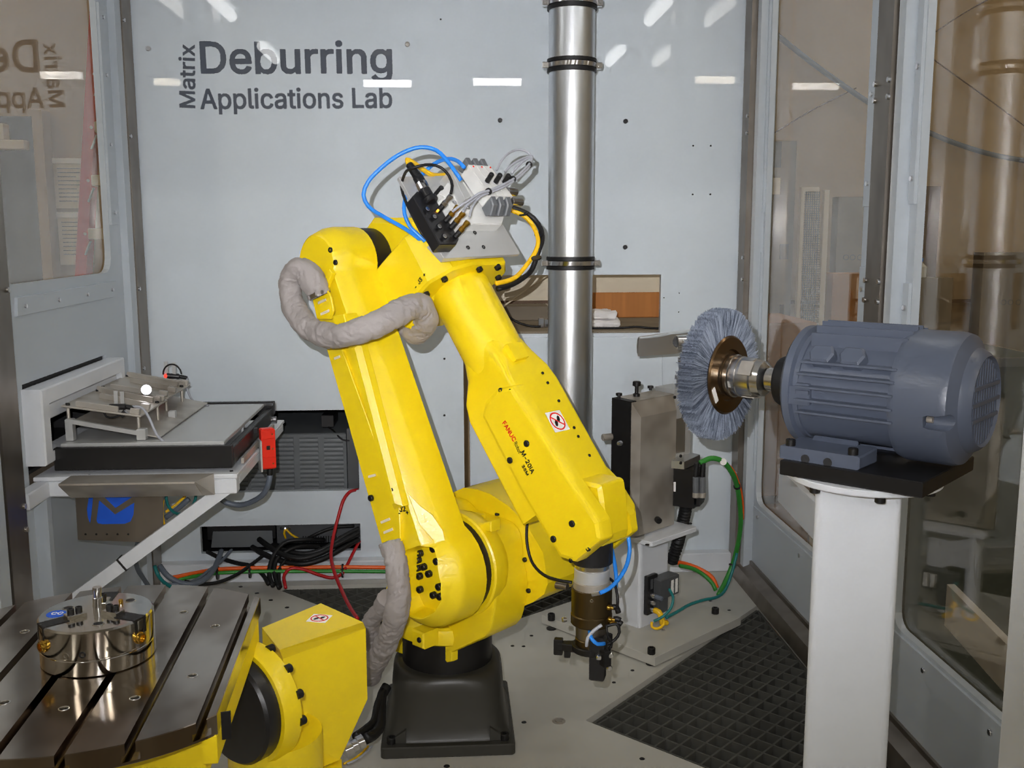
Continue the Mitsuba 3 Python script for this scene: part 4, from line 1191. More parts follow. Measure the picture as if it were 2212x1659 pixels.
for px, nm, col, r, lab in (
        ([(358, 1066, 2.80), (362, 1090, 2.80), (375, 1106, 2.82), (392, 1110, 2.85), (408, 1100, 2.86), (420, 1085, 2.86), (424, 1066, 2.86)], 'sensor_cable', 'cable_teal', .0042, 'teal cable looping under the stainless hood'),
        ([(352, 1080, 2.78), (350, 1105, 2.78), (353, 1128, 2.78), (362, 1142, 2.80), (385, 1140, 2.83), (400, 1125, 2.86)], 'sensor_cable', 'cable_yellow', .0042, 'yellow cable hooking round the right edge of the logo plate'),
        ([(400, 1072, 2.88), (380, 1090, 2.88), (358, 1106, 2.86)], 'sensor_cable', 'cable_yellow', .004, 'short straight yellow cable beside the logo plate'),
        ([(408, 1078, 2.90), (385, 1098, 2.90), (358, 1118, 2.90)], 'sensor_cable', 'cable_dark_grey', .008, 'dark grey cable behind the loops under the hood'),
        ([(300, 1165, 2.80), (293, 1200, 2.90), (297, 1228, 3.0), (310, 1250, 3.1), (320, 1265, 3.15)], 'sensor_cable', 'cable_dark_grey', .007, 'grey cable dropping behind the diagonal brace'),
        ([(334, 1222, 3.3), (340, 1240, 3.3), (352, 1256, 3.28), (370, 1268, 3.25)], 'sensor_cable', 'cable_teal', .006, 'teal cable end at the left corner post foot'),
        ([(345, 1222, 3.32), (360, 1242, 3.3), (382, 1256, 3.3), (408, 1262, 3.3), (436, 1255, 3.35), (458, 1236, 3.45), (470, 1212, 3.55), (478, 1190, 3.66)], 'signal_cable', 'cable_dark_grey', .0095, 'thick grey cable curving up from the floor into the low wall opening'),
        ([(360, 1262, 3.28), (392, 1262, 3.3), (425, 1252, 3.38), (452, 1232, 3.46), (478, 1212, 3.56), (500, 1188, 3.66)], 'signal_cable', 'cable_dark_grey', .006, 'thinner grey cable beside the thick one from the low wall opening')):
    k = thing(nm, lab, 'cable')
    add('jacket', tube(dp(px), r, 8), col, k, True)

# ------------------------------------------------------------------ servo positioner, slotted table, chuck
TC, TZ = V(-0.596, 1.639, 0.6), 0.6
sd = unit(V(0.05, -1, 0))                       # along the slots
sx_ = V(-sd[1], sd[0], 0)                       # across, to the right
TM = frame(V(TC[0], TC[1], 0), sx_, -sd)        # x across, y along (away), z up
xr, xl = 0.238, -0.25
t_ = np.radians(np.arange(0, 360, 3))
dsk = np.column_stack([np.clip(0.338 * np.cos(t_), xl, xr), 0.338 * np.sin(t_)])
tb = prism(dsk, TZ - 0.032, TZ, TM, 0.0012)
slots = [0.219 - 0.0862 * i for i in range(6)]
tools = []
for x in slots:
    tools += [moved(box(x - 0.0066, x + 0.0066, -0.5, 0.5, TZ - 0.018, TZ + 0.02), TM), moved(box(x - 0.0115, x + 0.0115, -0.5, 0.5, TZ - 0.027, TZ - 0.016), TM)]
holes = [(396.6, 1322.4), (464.6, 1352.7), (416, 1459.6), (291.6, 1508), (138, 1530.8), (9.7, 1518), (53.3, 1364.4)]
for x, y in holes:
    p = on_z(x, y, TZ)
    tools.append(cyl((p[0], p[1], TZ - 0.025), (p[0], p[1], TZ + 0.02), 0.0083, 16))
tab = thing('slotted_table', 'round steel machine table with six parallel slots on the positioner', 'machine table')
add('plate', cut(tb, *tools), 'table_steel', tab, False)
for x, y in holes:
    p = on_z(x, y, TZ)
    add('bushing', lathe([(.0083, -.018), (.0083, .0006), (.0068, .0010), (.0060, -.002), (.0058, -.018)], p, (0, 0, 1), 18), 'polished', tab)

CH = V(-0.590, 1.638, TZ)
chk = thing('lathe_chuck', 'polished steel three-jaw chuck standing on the slotted table', 'chuck')
HC = 0.076
add('body', lathe([(0.086, 0), (0.090, 0.002), (0.090, 0.026), (0.0888, 0.027), (0.0888, 0.029), (0.090, 0.030), (0.090, HC - 0.003), (0.087, HC)], CH, (0, 0, 1), 72), 'chuck_steel', chk, 25)
top = lambda x, y, h=0.0: on_z(x, y, TZ + HC + h)
cz3 = lambda x, y: (x / 3.867, 1230 + y / 3.867)
for ang in (93, 220, -24):
    d = V(math.cos(math.radians(ang)), math.sin(math.radians(ang)), 0)
    m = frame(CH + V(0, 0, HC), d, V(-d[1], d[0], 0))
    j = add('jaw', moved(box(0.019, 0.050, -0.010, 0.010, -0.002, 0.007, 0.001), m), 'chuck_steel', chk, False)
    add('slot', moved(box(0.048, 0.0897, -0.013, 0.013, -0.026, 0.0012), m), 'black_steel', chk, False)
    for x in (0.028, 0.041):
        bolt(j, (m @ np.array([x, 0.0, 0.007, 1]))[:3], (0, 0, 1), 0.0054, 0.009)
add('pin', lathe([(.008, -.004), (.008, .016), (.0065, .017), (.0065, .024), (.0072, .026), (.0072, .034)], top(*cz3(820, 310)), (0, 0, 1), 16), 'chrome', chk)
for x, y, r in ((928, 213, .0095), (1088, 260, .0095), (570, 322, .0095), (1080, 403, .0095), (820, 455, .0095)):
    p = top(*cz3(x, y))
    add('screw_hole', lathe([(r, -.003), (r, .0006), (r * .82, .0008), (r * .75, -.003)], p, (0, 0, 1), 18), 'chuck_steel', chk)
    add('hole', cyl(p + V(0, 0, -0.004), p + V(0, 0, 0.0003), r * 0.76, 16), 'black_steel', chk)
p = top(*cz3(1010, 282))
add('nipple', cyl(p, p + V(0, 0, .007), .0035, 10, .0008), 'brass', chk)
p = top(*cz3(470, 373))
add('badge', lathe([(.0155, -.001), (.0155, .0008), (.0001, .0009)], p, (0, 0, 1), 24), 'logo_blue', chk, False, label='round blue maker badge')
q_ = TZ + HC + 0.0009
add('badge_mark', moved(meshkit.text_mesh('CC', 0.010, 0.0003, True), frame(p + V(-0.009, -0.004, 0.0009), (1, 0, 0), (0, 1, 0))), 'ink_white', chk, False)
for ax, hz in ((228, 0.046), (-28, 0.046)):
    d = V(math.cos(math.radians(ax)), math.sin(math.radians(ax)), 0)
    add('port', lathe([(.010, 0), (.010, .004), (.0085, .005), (.0085, .009), (.006, .009), (.006, .004), (.0001, .004)], CH + V(0, 0, hz) + d * 0.089, d, 18), 'brass', chk)
for ax, hz, c_ in ((257, 0.037, 'chuck_steel'), (274, 0.039, 'black_steel')):
    d = V(math.cos(math.radians(ax)), math.sin(math.radians(ax)), 0)
    bolt(chk, CH + V(0, 0, hz) + d * 0.0895, d, 0.0055, 0.002, c_)

po = thing('positioner', 'yellow servo positioner housing that carries the slotted table', 'positioner')
E1 = unit(V(0.64, 0.77, 0))                     # its axis, away from the table
E2 = V(E1[1], -E1[0], 0)                        # to the right
PF = V(-0.385, 1.81, 0.42)
PM = np.eye(4)
PM[:3, 0], PM[:3, 1], PM[:3, 2], PM[:3, 3] = E2, V(0, 0, 1), E1, PF
if np.linalg.det(PM[:3, :3]) < 0:
    pass
zt = 0.535 - PF[2]
sec = rounded([(-0.105, -0.30), (0.135, -0.30), (0.175, -0.14), (0.178, 0.062), (0.150, zt), (-0.105, zt)], [0.01, 0.02, 0.01, 0.004, 0.004, 0.01])
hz_ = lambda x, y, z=0.500: on_z(x, y, z)
A_, B_, C_, D_, E_ = hz_(566, 1356), hz_(693, 1303), hz_(784, 1344), hz_(604, 1404), None
zr = 0.473
C2, D2 = on_z(790, 1357.5, zr), on_z(611, 1423.5, zr)
low = lambda p, z: V(p[0], p[1], z)
topf = np.array([A_, B_, C_, D_])
side_n = [D2, C2]
hsg = stack([np.array([low(A_, 0.215), low(B_, 0.215), low(C2, 0.215) - E1 * 0.085, low(D2, 0.215)]), np.array([low(A_, 0.315), low(B_, 0.315), low(C2, 0.315), low(D2, 0.315)]), np.array([low(A_, zr), low(B_, zr), low(C2, zr), low(D2, zr)]), topf])
house = add('housing', hsg, 'yellow', po, False)
cst = on_z(690, 1336, 0.5002)
no_step_sign(house, cst, unit(V(0.9, -0.25, 0)), unit(V(0.25, 0.9, 0)), 0.042)
FCN = PF + E1 * 0.0
add('flange', lathe([(0.095, -0.008), (0.110, -0.008), (0.114, 0.002), (0.114, 0.030), (0.110, 0.032)], PF, E1, 64), 'yellow', po, 30)
add('gear_ring', lathe([(0.0001, -0.030), (0.070, -0.031), (0.096, -0.028), (0.101, -0.022), (0.101, 0.004), (0.09, 0.006)], PF - E1 * 0.012, E1, 56), 'black_plastic', po, label='black round gear ring')
add('base', box(-0.50, -0.17, 1.72, 2.02, 0.0, 0.10, 0.01), 'yellow', po)
add('under_block', stack([np.array([low(A_ + E1 * 0.03, z), low(B_ - E1 * 0.06, z), low(C2 - E1 * 0.10, z) - E2 * 0.01, low(D2 + E1 * 0.02, z)]) for z in (0.1, 0.2145)]), 'device_grey', po, False)
add('neck', cyl(PF + V(0, 0, -0.33) + E1 * 0.06, PF + E1 * 0.06 + V(0, 0, -0.08), 0.09, 40), 'yellow', po)
kb = on_z(735, 1640, 0.21)
add('foot_block', stack([np.array([on_z(x, y, 0.21 - dz) for x, y in ((660, 1659), (712, 1630), (738, 1640), (740, 1700))]) if dz == 0 else np.array([on_z(x, y, 0.21) - V(0, 0, dz) for x, y in ((660, 1659), (712, 1630), (738, 1640), (740, 1700))]) for dz in (0.0, 0.21)]), 'yellow', po, False)
for x, y, z in ((570, 1362, .53), (607, 1417, .505)):
    pass
for an in (74, 46, 20, -6):
    a_ = math.radians(an)
    p = PF + E2 * (0.111 * math.cos(a_)) + V(0, 0, 0.111 * math.sin(a_)) + E1 * 0.027
    bolt(po, p, E1, 0.0085, 0.012)
arm_l = add('table_arm', moved(box(0.216, 0.2375, -0.245, 0.205, TZ - 0.075, TZ - 0.030, 0.002), TM), 'yellow', po, 30, label='yellow side arm under the table edge')
add('table_arm', moved(box(-0.16, 0.214, -0.215, 0.05, TZ - 0.12, TZ - 0.036, 0.006), TM), 'yellow', po, 30)
add('turn_bearing', cyl((TC[0], TC[1], TZ - 0.07), (TC[0], TC[1], TZ - 0.033), 0.17, 48, 0.004), 'yellow', po)
pn = on_y(494, 1575, 1.62)
add('name_plate', moved(box(-0.012, 0.002, -0.002, 0.0, -0.025, 0.018), frame(on_y(496, 1560, 1.42), (1, 0.3, 0), (-0.3, 1, 0))), 'ink_black', po, False)

for px, r, lab in (([(836, 1482, 2.42), (826, 1500, 2.40), (822, 1540, 2.34), (820, 1570, 2.28), (806, 1588, 2.24), (790, 1596, 2.2)], .013, 'thick black hose bending from behind the robot base to the positioner plug'),
                   ([(828, 1492, 2.40), (816, 1520, 2.36), (808, 1556, 2.3), (788, 1576, 2.24), (768, 1590, 2.18)], .009, 'thinner black hose beside the robot base')):
    k = thing('hose', lab, 'hose')
    P_ = dp(px)
    P_[:, 2] = np.maximum(P_[:, 2], r + 0.001)
    add('jacket', tube(P_, r, 10), 'rubber', k, True)
k = thing('cable_plug', 'shiny round cable plug between the positioner and the robot base', 'plug')
q = on_y(786, 1598, 2.18)
dq = unit(V(-0.75, -0.4, -0.25))
add('body', lathe([(.012, 0), (.017, .002), (.017, .016), (.014, .018), (.014, .03), (.018, .032), (.018, .05), (.010, .052)], q, dq, 20), 'chrome', k)
k = thing('cable', 'thin yellow and grey wire pair on the floor left of the robot base', 'cable')
for dx, c_ in ((0, 'cable_yellow'), (8, 'cable_grey')):
    P_ = np.array([on_z(x + dx, y, 0.006) for x, y in ((795, 1612), (780, 1628), (760, 1642), (742, 1650))])
    add('jacket', tube(P_, .003, 6), c_, k, True)
# ------------------------------------------------------------------ right: exhaust pipe, motor with brush wheel on its pedestal, belt unit on its stand
PX, PY = 0.18 + 0.215, 3.42
pxy = on_y(1234, 300, PY)
PXc = pxy[0]
duct_ = thing('exhaust_pipe', 'shiny galvanized pipe standing in front of the back wall', 'pipe')
zp = lambda y: on_y(1234, y, PY)[2]
rp = 0.0755
for a_, b_ in ((-60, 8), (8, 143), (143, 568), (568, 1000)):
    z1, z0 = zp(a_), zp(b_)
    add('section', prism(disc(rp, 56), z0 + 0.001, z1 - 0.001, frame((PXc, PY, 0), (1, 0, 0), (0, 1, 0)), 0.001), 'galvanized', duct_, 30)
zl_ = zp(1000)
add('end_lip', cyl((PXc, PY, zl_ - 0.012), (PXc, PY, zl_ + 0.004), rp + 0.004, 48, 0.002), 'galvanized', duct_)
add('wall_branch', cyl((PXc, PY + 0.05, zl_ + 0.10), (PXc, BACK - 0.0135, zl_ + 0.10), rp * 0.9, 40), 'galvanized', duct_)
for y in (8, 143, 568):
    z = zp(y)
    c = add('clamp', lathe([(rp + .001, -.022), (rp + .006, -.021), (rp + .006, -.010), (rp + .003, -.009), (rp + .003, .009), (rp + .006, .010), (rp + .006, .021), (rp + .001, .022)], (PXc, PY, z), (0, 0, 1), 48), 'rubber', duct_, label='black clamp ring')
    add('band', lathe([(rp + .002, -.008), (rp + .007, -.007), (rp + .007, .007), (rp + .002, .008)], (PXc, PY, z), (0, 0, 1), 48), 'chrome', c, label='chrome band')
    for s in (-1, 1):
        q = V(PXc + s * (rp + 0.013), PY - 0.01, z)
        add('lug', moved(box(-.010, .010, -.012, .012, -.010, .010, .002), frame(q, (1, 0, 0), (0, 1, 0))), 'chrome', c, False)
        bolt(c, q + V(s * 0.0, -0.012, 0), (0, -1, 0), 0.005, 0.006, 'chrome')
    add('wall_stand_off', bar((PXc, PY + rp + 0.004, z), (PXc, BACK - 0.001, z), 0.03, 0.03), 'aluminium', c, False)

# pedestal: square post turned by about forty degrees
YP = 1.93
pA, pB, pC = on_y(1768, 1060, 2.03), on_y(1949.5, 1071, 1.90), None
ang = math.radians(-38)
e1, e2 = V(math.cos(ang), math.sin(ang), 0), V(-math.sin(ang), math.cos(ang), 0)    # to the right along the wide face; away


POST_C, POST_W, POST_A = V(0.757, 1.82, 0.68), 0.160, math.radians(-22)
pc = on_y(1949.5, 1071, 1.82)
u_, n_ = V(math.cos(POST_A), math.sin(POST_A), 0), V(-math.sin(POST_A), math.cos(POST_A), 0)
ped = thing('motor_pedestal', 'white square post with a round top flange that carries the blue grey motor', 'pedestal')
H_PL = -0.132                                   # top of the motor plate below the shaft axis
zt_ = on_y(1553, 808, 2.20)[2] + H_PL - 0.030 - 0.0135
pm = frame(V(pc[0], pc[1], 0), u_, n_)
add('post', prism(rounded(rect(-POST_W, 0, 0, POST_W), 0.018, 5), 0.016, zt_, pm), 'white_paint', ped)
add('foot_plate', prism(rounded(rect(-POST_W - 0.06, -0.06, 0.06, POST_W + 0.06), 0.01), 0.0, 0.016, pm, 0.002), 'white_paint', ped)
mid = pc - u_ * POST_W * 0.42 + n_ * POST_W / 2
mid[2] = 0
add('top_flange', cyl(mid + V(0, 0, zt_), mid + V(0, 0, zt_ + 0.013), 0.146, 56, 0.002), 'white_paint', ped)
for a in (200, 260, 320, 20):
    d = V(math.cos(math.radians(a)), math.sin(math.radians(a)), 0)
    bolt(ped, mid + d * 0.125 + V(0, 0, zt_), (0, 0, -1), 0.010, 0.014)

# motor axis: 45 degrees in the cell's plan
AX = unit(V(C45, -C45, 0))                      # from the brush wheel to the fan end
SD = unit(V(-C45, -C45, 0))                     # towards the camera's side
WC = on_y(1553, 808, 2.20)                      # centre of the wheel
def strands(p, n, uv):
    """Tone of each wire: it varies round the wheel's axis, hardly along the wire."""
    x, y, z = p[0] - float(WC[0]), p[1] - float(WC[1]), p[2] - float(WC[2])
    s = x * float(SD[0]) + y * float(SD[1])
    a = dr.atan2(z, s)
    r = dr.sqrt(z * z + s * s)
    t = 0.65 * noise(a * 75.0 + 900.0, r * 25.0, 0.0) + 0.35 * noise(a * 190.0 + 2000.0, r * 60.0, 5.0)
    return mix(srgb(66, 74, 88), srgb(142, 150, 164), smoothstep(0.15, 0.85, t))


paint('bristle', None, 0.6, 0.3, tex=strands)


def M(t, s, h): return WC + AX * t + SD * s + V(0, 0, h)


mot = thing('electric_motor', 'blue grey finned electric motor bolted on the white pedestal', 'motor')
T0, T1, T2, T3 = 0.208, 0.240, 0.434, 0.566     # front end bell, frame, fan cowl, end
def tpx(t, s=0.0, h=0.0):
    q = M(t, s, h) - EYE
    return 1106 + FOCAL * (q @ RIGHT) / (q @ FWD), 829.5 + FOCAL * (q @ DOWN) / (q @ FWD)


rm = 0.118
add('end_bell', lathe([(0.045, T0 - 0.016), (0.085, T0 - 0.014), (0.112, T0 - 0.004), (0.122, T0 + 0.004), (0.122, T0 + 0.018), (0.112, T0 + 0.022), (0.112, T1)], WC, AX, 64), 'motor_blue', mot, 30)
fr_ = add('frame', lathe([(0.104, T1 - 0.01), (0.108, T1), (0.108, T2 + 0.02), (0.100, T2 + 0.03)], WC, AX, 64), 'motor_blue', mot, 30)
for k in range(24):
    a = math.radians(k * 15 + 7)
    if 205 < k * 15 + 7 < 335:
        continue
    d = SD * math.cos(a) + V(0, 0, math.sin(a))
    h_ = min(0.126, 0.118 / max(abs(math.cos(a)), abs(math.sin(a)), 0.93))
    up = V(0, 0, 1) if abs(math.cos(a)) > 0.72 else SD
    c_ = SD * 0.10 * math.cos(a) + V(0, 0, 0.10 * math.sin(a))
    side_ = abs(math.cos(a)) > 0.72
    out = SD * np.sign(math.cos(a)) if side_ else V(0, 0, np.sign(math.sin(a)))
    add('fin', bar(WC + AX * (T1 + 0.004) + c_ + out * 0.012, WC + AX * (T2 + 0.004) + c_ + out * 0.012, 0.0042, 0.046, out, 0.0008), 'motor_blue', mot, False)
for t_a, t_b in ((T1 + 0.026, T1 + 0.062), (T1 + 0.088, T1 + 0.124)):
    a = math.radians(38)
    d = SD * math.cos(a) + V(0, 0, math.sin(a))
    p_ = WC + d * 0.100
    mm = frame(p_, AX, np.cross(d, AX))
    add('lug', prism(rounded(V([t_a, -0.020], [t_b, -0.020], [t_b + 0.008, 0.0], [t_b, 0.018], [t_a, 0.018], [t_a - 0.008, 0.0]), 0.003), 0, 0.032 * (1 if mm[:3, 2] @ d > 0 else -1), mm, 0.004, (False, True)), 'motor_blue', mot, 30)
for s in (0.068, 0.082):
    add('rail', bar(M(T1 + 0.002, 0.118, s - 0.068), M(T1 + 0.03, 0.118, s - 0.068), 0.008, 0.012, SD, 0.001), 'motor_blue', mot, False)
add('pad', bar(M(T1 - 0.03, 0.110, -0.008), M(T1 + 0.03, 0.110, -0.008), 0.036, 0.016, SD, 0.002), 'motor_blue', mot, False)
cowl = lathe([(0.110, T2 - 0.012), (0.124, T2 - 0.008), (0.128, T2 + 0.004), (0.128, T2 + 0.085), (0.124, T2 + 0.098), (0.100, T3 - 0.020), (0.094, T3 - 0.008), (0.086, T3), (0.082, T3 - 0.006), (0.0001, T3 - 0.012)], WC, AX, 72)
groove = lathe([(0.013, T2 + 0.060), (0.016, T2 + 0.068), (0.016, T2 + 0.125), (0.002, T2 + 0.165)], WC + (SD * 0.92 + V(0, 0, -0.22)) * 0.126, AX, 18)
try:
    cowl = cut(cowl, groove)
except Exception:
    pass
cw = add('fan_cowl', cowl, 'motor_blue', mot, 28)
a_d = SD * 0.92 + V(0, 0, -0.22)
bolt(cw, WC + a_d * 0.119 + AX * (T2 + 0.072), -AX * 1.0, 0.006, 0.010, 'stainless')
for k in range(-5, 6):
    h = k * 0.0145
    L_ = math.sqrt(max(0.081 ** 2 - h * h, 0.0004))
    add('grille_bar', bar(WC + AX * (T3 - 0.008) + SD * h - V(0, 0, L_), WC + AX * (T3 - 0.008) + SD * h + V(0, 0, L_), 0.005, 0.008, AX, 0.001), 'motor_blue', cw, False)
for h in (-0.030, 0.0, 0.030):
    L_ = math.sqrt(0.081 ** 2 - h * h)
    add('grille_bar', bar(WC + AX * (T3 - 0.004) + V(0, 0, h) - SD * L_, WC + AX * (T3 - 0.004) + V(0, 0, h) + SD * L_, 0.007, 0.008, AX, 0.001), 'motor_blue', cw, False)
# feet
zb_ = on_y(1900, 1030, 1.93)[2]
for s in (1, -1):
    f_ = add('foot', prism([(0.062, -0.095), (0.098, -0.118), (0.128, H_PL + 0.024), (0.150, H_PL + 0.024), (0.150, H_PL), (0.062, H_PL)], T1 + 0.018, T1 + 0.112, np.column_stack([np.append(SD * s, 0), [0, 0, 1, 0], np.append(AX, 0), np.append(WC, 1)]), 0.002), 'motor_blue', mot, 30)
    add('foot', prism([(0.062, H_PL + 0.03), (0.124, H_PL + 0.026), (0.150, H_PL + 0.026), (0.150, H_PL), (0.062, H_PL)], T1 - 0.014, T1 + 0.150, np.column_stack([np.append(SD * s, 0), [0, 0, 1, 0], np.append(AX, 0), np.append(WC, 1)]), 0.003), 'motor_blue', mot, 30)
    for t_ in (T1 + 0.004, T1 + 0.132):
        bolt(mot, M(t_, 0.137 * s, H_PL + 0.026), (0, 0, 1), 0.0095, 0.013)
    for t_ in (T1 + 0.042, T1 + 0.088):
        add('slot', cyl(M(t_, 0.1495 * s, H_PL + 0.006), M(t_, 0.1505 * s, H_PL + 0.006), 0.009, 18), 'dark_inside', mot, False)
PLZ = WC[2] + H_PL
pts = [on_z(x, y, PLZ) for x, y in ((1686, 985), (1780, 945), (2090, 995), (1991, 1048))]
pl_c = M(0.315, 0, 0)
plate_m = np.column_stack([np.append(AX, 0), np.append(SD, 0), [0, 0, 1, 0], [WC[0], WC[1], 0, 1]])
add('mounting_plate', prism(rect(0.236, -0.12, 0.515, 0.164), zt_ + 0.0135, PLZ, plate_m, 0.002), 'black_steel', mot, False, label='black steel mounting plate')
add('shaft_collar', lathe([(0.030, T0 - 0.058), (0.050, T0 - 0.056), (0.053, T0 - 0.050), (0.053, T0 - 0.024), (0.048, T0 - 0.018)], WC, AX, 40), 'rubber', mot, label='black collar')
add('shaft', lathe([(0.024, T0 - 0.095), (0.024, T0 - 0.05)], WC, AX, 32), 'polished', mot)

whl = thing('brush_wheel', 'round blue grey bristle brush wheel with a steel hub on the motor shaft', 'brush wheel')
RB = 0.146
hub = add('flange', lathe([(0.040, 0.018), (0.085, 0.020), (0.088, 0.024), (0.084, 0.028), (0.058, 0.029), (0.055, 0.023), (0.046, 0.023)], WC, AX, 56), 'flange_steel', whl, label='dark bronze steel flange')
add('flange', lathe([(0.02, -0.029), (0.084, -0.028), (0.088, -0.024), (0.085, -0.02), (0.04, -0.018)], WC, AX, 48), 'flange_steel', whl)
add('hub', lathe([(0.046, -0.01), (0.046, 0.030), (0.048, 0.034), (0.048, 0.044), (0.045, 0.046), (0.045, 0.060), (0.043, 0.062), (0.043, 0.092), (0.040, 0.095), (0.038, 0.112), (0.030, 0.120), (0.0255, 0.122), (0.0255, T0 - 0.05)], WC, AX, 56), 'polished', whl, 25, label='turned steel hub')
for a in (35, 155, 275):
    d = SD * math.cos(math.radians(a)) + V(0, 0, math.sin(math.radians(a)))
    mm = frame(WC + AX * 0.085 + d * 0.0415, AX, np.cross(d, AX))
    add('flat', prism(rect(-0.016, -0.017, 0.014, 0.017), 0.0, 0.0022 * (1 if mm[:3, 2] @ d > 0 else -1), mm), 'stainless', whl, False)
a = math.radians(195)
d = SD * math.cos(a) * -1 + V(0, 0, math.sin(a))
d = unit(-RIGHT * 0.93 - V(0, 0, 0.35))
d = unit(d - AX * (d @ AX))
mm = frame(WC + AX * 0.0275 + d * 0.075, np.cross(AX, d), d)
add('label_sticker', prism(rect(-0.018, -0.006, 0.018, 0.006), -0.003, 0.0012 * (1 if mm[:3, 2] @ AX > 0 else -1) + 0.0, mm), 'ink_white', whl, False)


def bristles(n, seed):
    """A bushy ring of thin wires from the hub to the rim, many with bent tips."""
    g = np.random.default_rng(seed)
    vs, fs = [], []
    th = g.uniform(0, 2 * math.pi, n)
    t0 = g.uniform(-0.016, 0.016, n)
    spread = g.normal(0, 1, (n, 3))
    r1 = RB * (0.955 + 0.06 * g.random(n))
    for i in range(n):
        rad = SD * math.cos(th[i]) + V(0, 0, math.sin(th[i]))
        tan = np.cross(AX, rad)
        a0 = WC + rad * 0.075 + AX * t0[i]
        a1 = WC + rad * (0.075 + (r1[i] - 0.075) * 0.6) + AX * (t0[i] * 1.15 + 0.001 * spread[i, 0]) + tan * 0.001 * spread[i, 1]
        a2 = WC + rad * r1[i] + AX * (t0[i] * 1.12 + 0.0022 * spread[i, 0]) + tan * 0.003 * spread[i, 1]
        w0 = 0.0009
        c = len(vs) * 9
        q = np.array([np.cos(np.arange(3) * 2.094), np.sin(np.arange(3) * 2.094)]).T * w0
        sect = [p + q[:, :1] * tan + q[:, 1:] * AX for p in (a0, a1, a2)]
        vs.append(np.vstack(sect))
        for k in (0, 3):
            for j in range(3):
                fs += [[c + k + j, c + k + (j + 1) % 3, c + k + 3 + (j + 1) % 3], [c + k + j, c + k + 3 + (j + 1) % 3, c + k + 3 + j]]
    return trimesh.Trimesh(np.vstack(vs), np.array(fs), process=False)


add('bristle', bristles(12000, 5), 'bristle', whl, False, kind='stuff', label='fine blue grey bristles')
add('shaded_bristle_core', lathe([(0.07, -0.017), (RB * 0.94, -0.014), (RB * 0.94, 0.014), (0.07, 0.015)], WC, AX, 72), 'shaded_bristle_core', whl)

# belt unit on the white stand
std = thing('white_stand', 'white square column with a shelf plate and a bolted foot plate behind the spindle', 'stand')
SF = [on_z(x, y, 0.033) for x, y in ((1170, 1328), (1415, 1420), (1575, 1325), (1330, 1255))]
fo = unit(SF[1] - SF[0])
F0_ = SF[1]
ux, uy = unit(SF[0] - SF[1]), unit(SF[2] - SF[1])
uy = unit(uy - ux * (uy @ ux))
SM_ = frame(V(F0_[0], F0_[1], 0), ux, uy)       # from the near corner: x to the left, y to the right and back
LX, LY = np.linalg.norm(SF[0] - SF[1]), np.linalg.norm(SF[2] - SF[1])
sgn = 1.0 if SM_[2, 2] > 0 else -1.0
if sgn < 0:
    SM_[:3, 2] *= -1
add('foot_plate', prism(rect(0, 0, LX, LY), 0.004, 0.033, SM_, 0.001), 'floor_paint', std, False)
for x, y in ((1191, 1338), (1407, 1412), (1545, 1325)):
    q = on_z(x, y, 0.033)
    bolt(std, q, (0, 0, 1), 0.012, 0.020)
    add('pad', cyl((q[0], q[1], 0.0005), (q[0], q[1], 0.004), 0.016, 18), 'black_steel', std)
cA, cB, cC = on_z(1335, 1345, 0.033), on_z(1381, 1358, 0.033), on_z(1430, 1332, 0.033)
def inv(p): return (np.linalg.inv(SM_) @ np.append(p, 1))[:2]


kc = inv(cB)
col = rect(kc[0], kc[1], kc[0] + 0.15, kc[1] + 0.15)
ztop = 0.345
add('column', prism(rounded(col, 0.012), 0.033, ztop - 0.016, SM_), 'white_paint', std)
sh_ = [on_z(x, y, ztop) for x, y in ((1408, 1172), (1505, 1132), (1440, 1120), (1335, 1158))]
s0_ = inv(sh_[0])
add('shelf_plate', prism(rounded(rect(s0_[0], s0_[1], s0_[0] + 0.25, s0_[1] + 0.24), 0.012), ztop - 0.016, ztop, SM_, 0.002), 'white_paint', std, 30)
for x, y in ((1398, 1177), (1491, 1131), (1450, 1126), (1392, 1150)):
    bolt(std, on_z(x, y, ztop), (0, 0, 1), 0.006, 0.002, 'black_steel', socket=False)

bu = thing('belt_unit', 'tall narrow machine unit with a black and bare steel cover on the white stand', 'machine unit')
YB0 = 2.98
c_l, c_m, c_r = on_y(1322, 1150, 3.10), on_y(1362, 1150, 3.02), on_y(1452, 1110, 3.13)
zl = ztop + 0.002
zu = on_y(1362, 868, 3.02)[2]
def flat2(p): return V(p[0], p[1])
a2, b2, c2 = flat2(on_y(1320, 1000, 3.10)), flat2(on_y(1361, 1000, 3.02)), flat2(on_y(1452, 1000, 3.16))
d2 = a2 + (c2 - b2)
add('black_cover', stack([np.array([[*p, z] for p in (a2, b2, b2 + (c2 - b2) * 0.12, a2 + (c2 - b2) * 0.12)]) for z in (zl, zu)]), 'black_steel', bu, False, label='matt black end cover')
add('steel_cover', stack([np.array([[*p, z] for p in (b2 + (c2 - b2) * 0.121 + 0.004 * (b2 - a2), c2, d2, a2 + (c2 - b2) * 0.121)]) for z in (zl, zu)]), 'stainless', bu, False, label='bare steel side cover')
n2_ = unit(V(*(b2 - a2), 0))
ff = [b2 + (c2 - b2) * k for k in (0.0, 1.0)]
fm = frame(V(*b2, 0), V(*(c2 - b2), 0), V(0, 0, 1))
Lf = np.linalg.norm(c2 - b2)
sg = 1 if fm[:3, 2] @ n2_ > 0 else -1
outer, inner = rect(0.002, zl + 0.002, Lf - 0.002, zu - 0.003), rect(0.028, zl + 0.03, Lf - 0.028, zu - 0.045)
add('raised_panel', prism(outer, 0.0, sg * 0.016, fm, ends=(False, True), top=rect(0.03, zl + 0.004, Lf - 0.004, zu - 0.05)), 'stainless', bu, False)
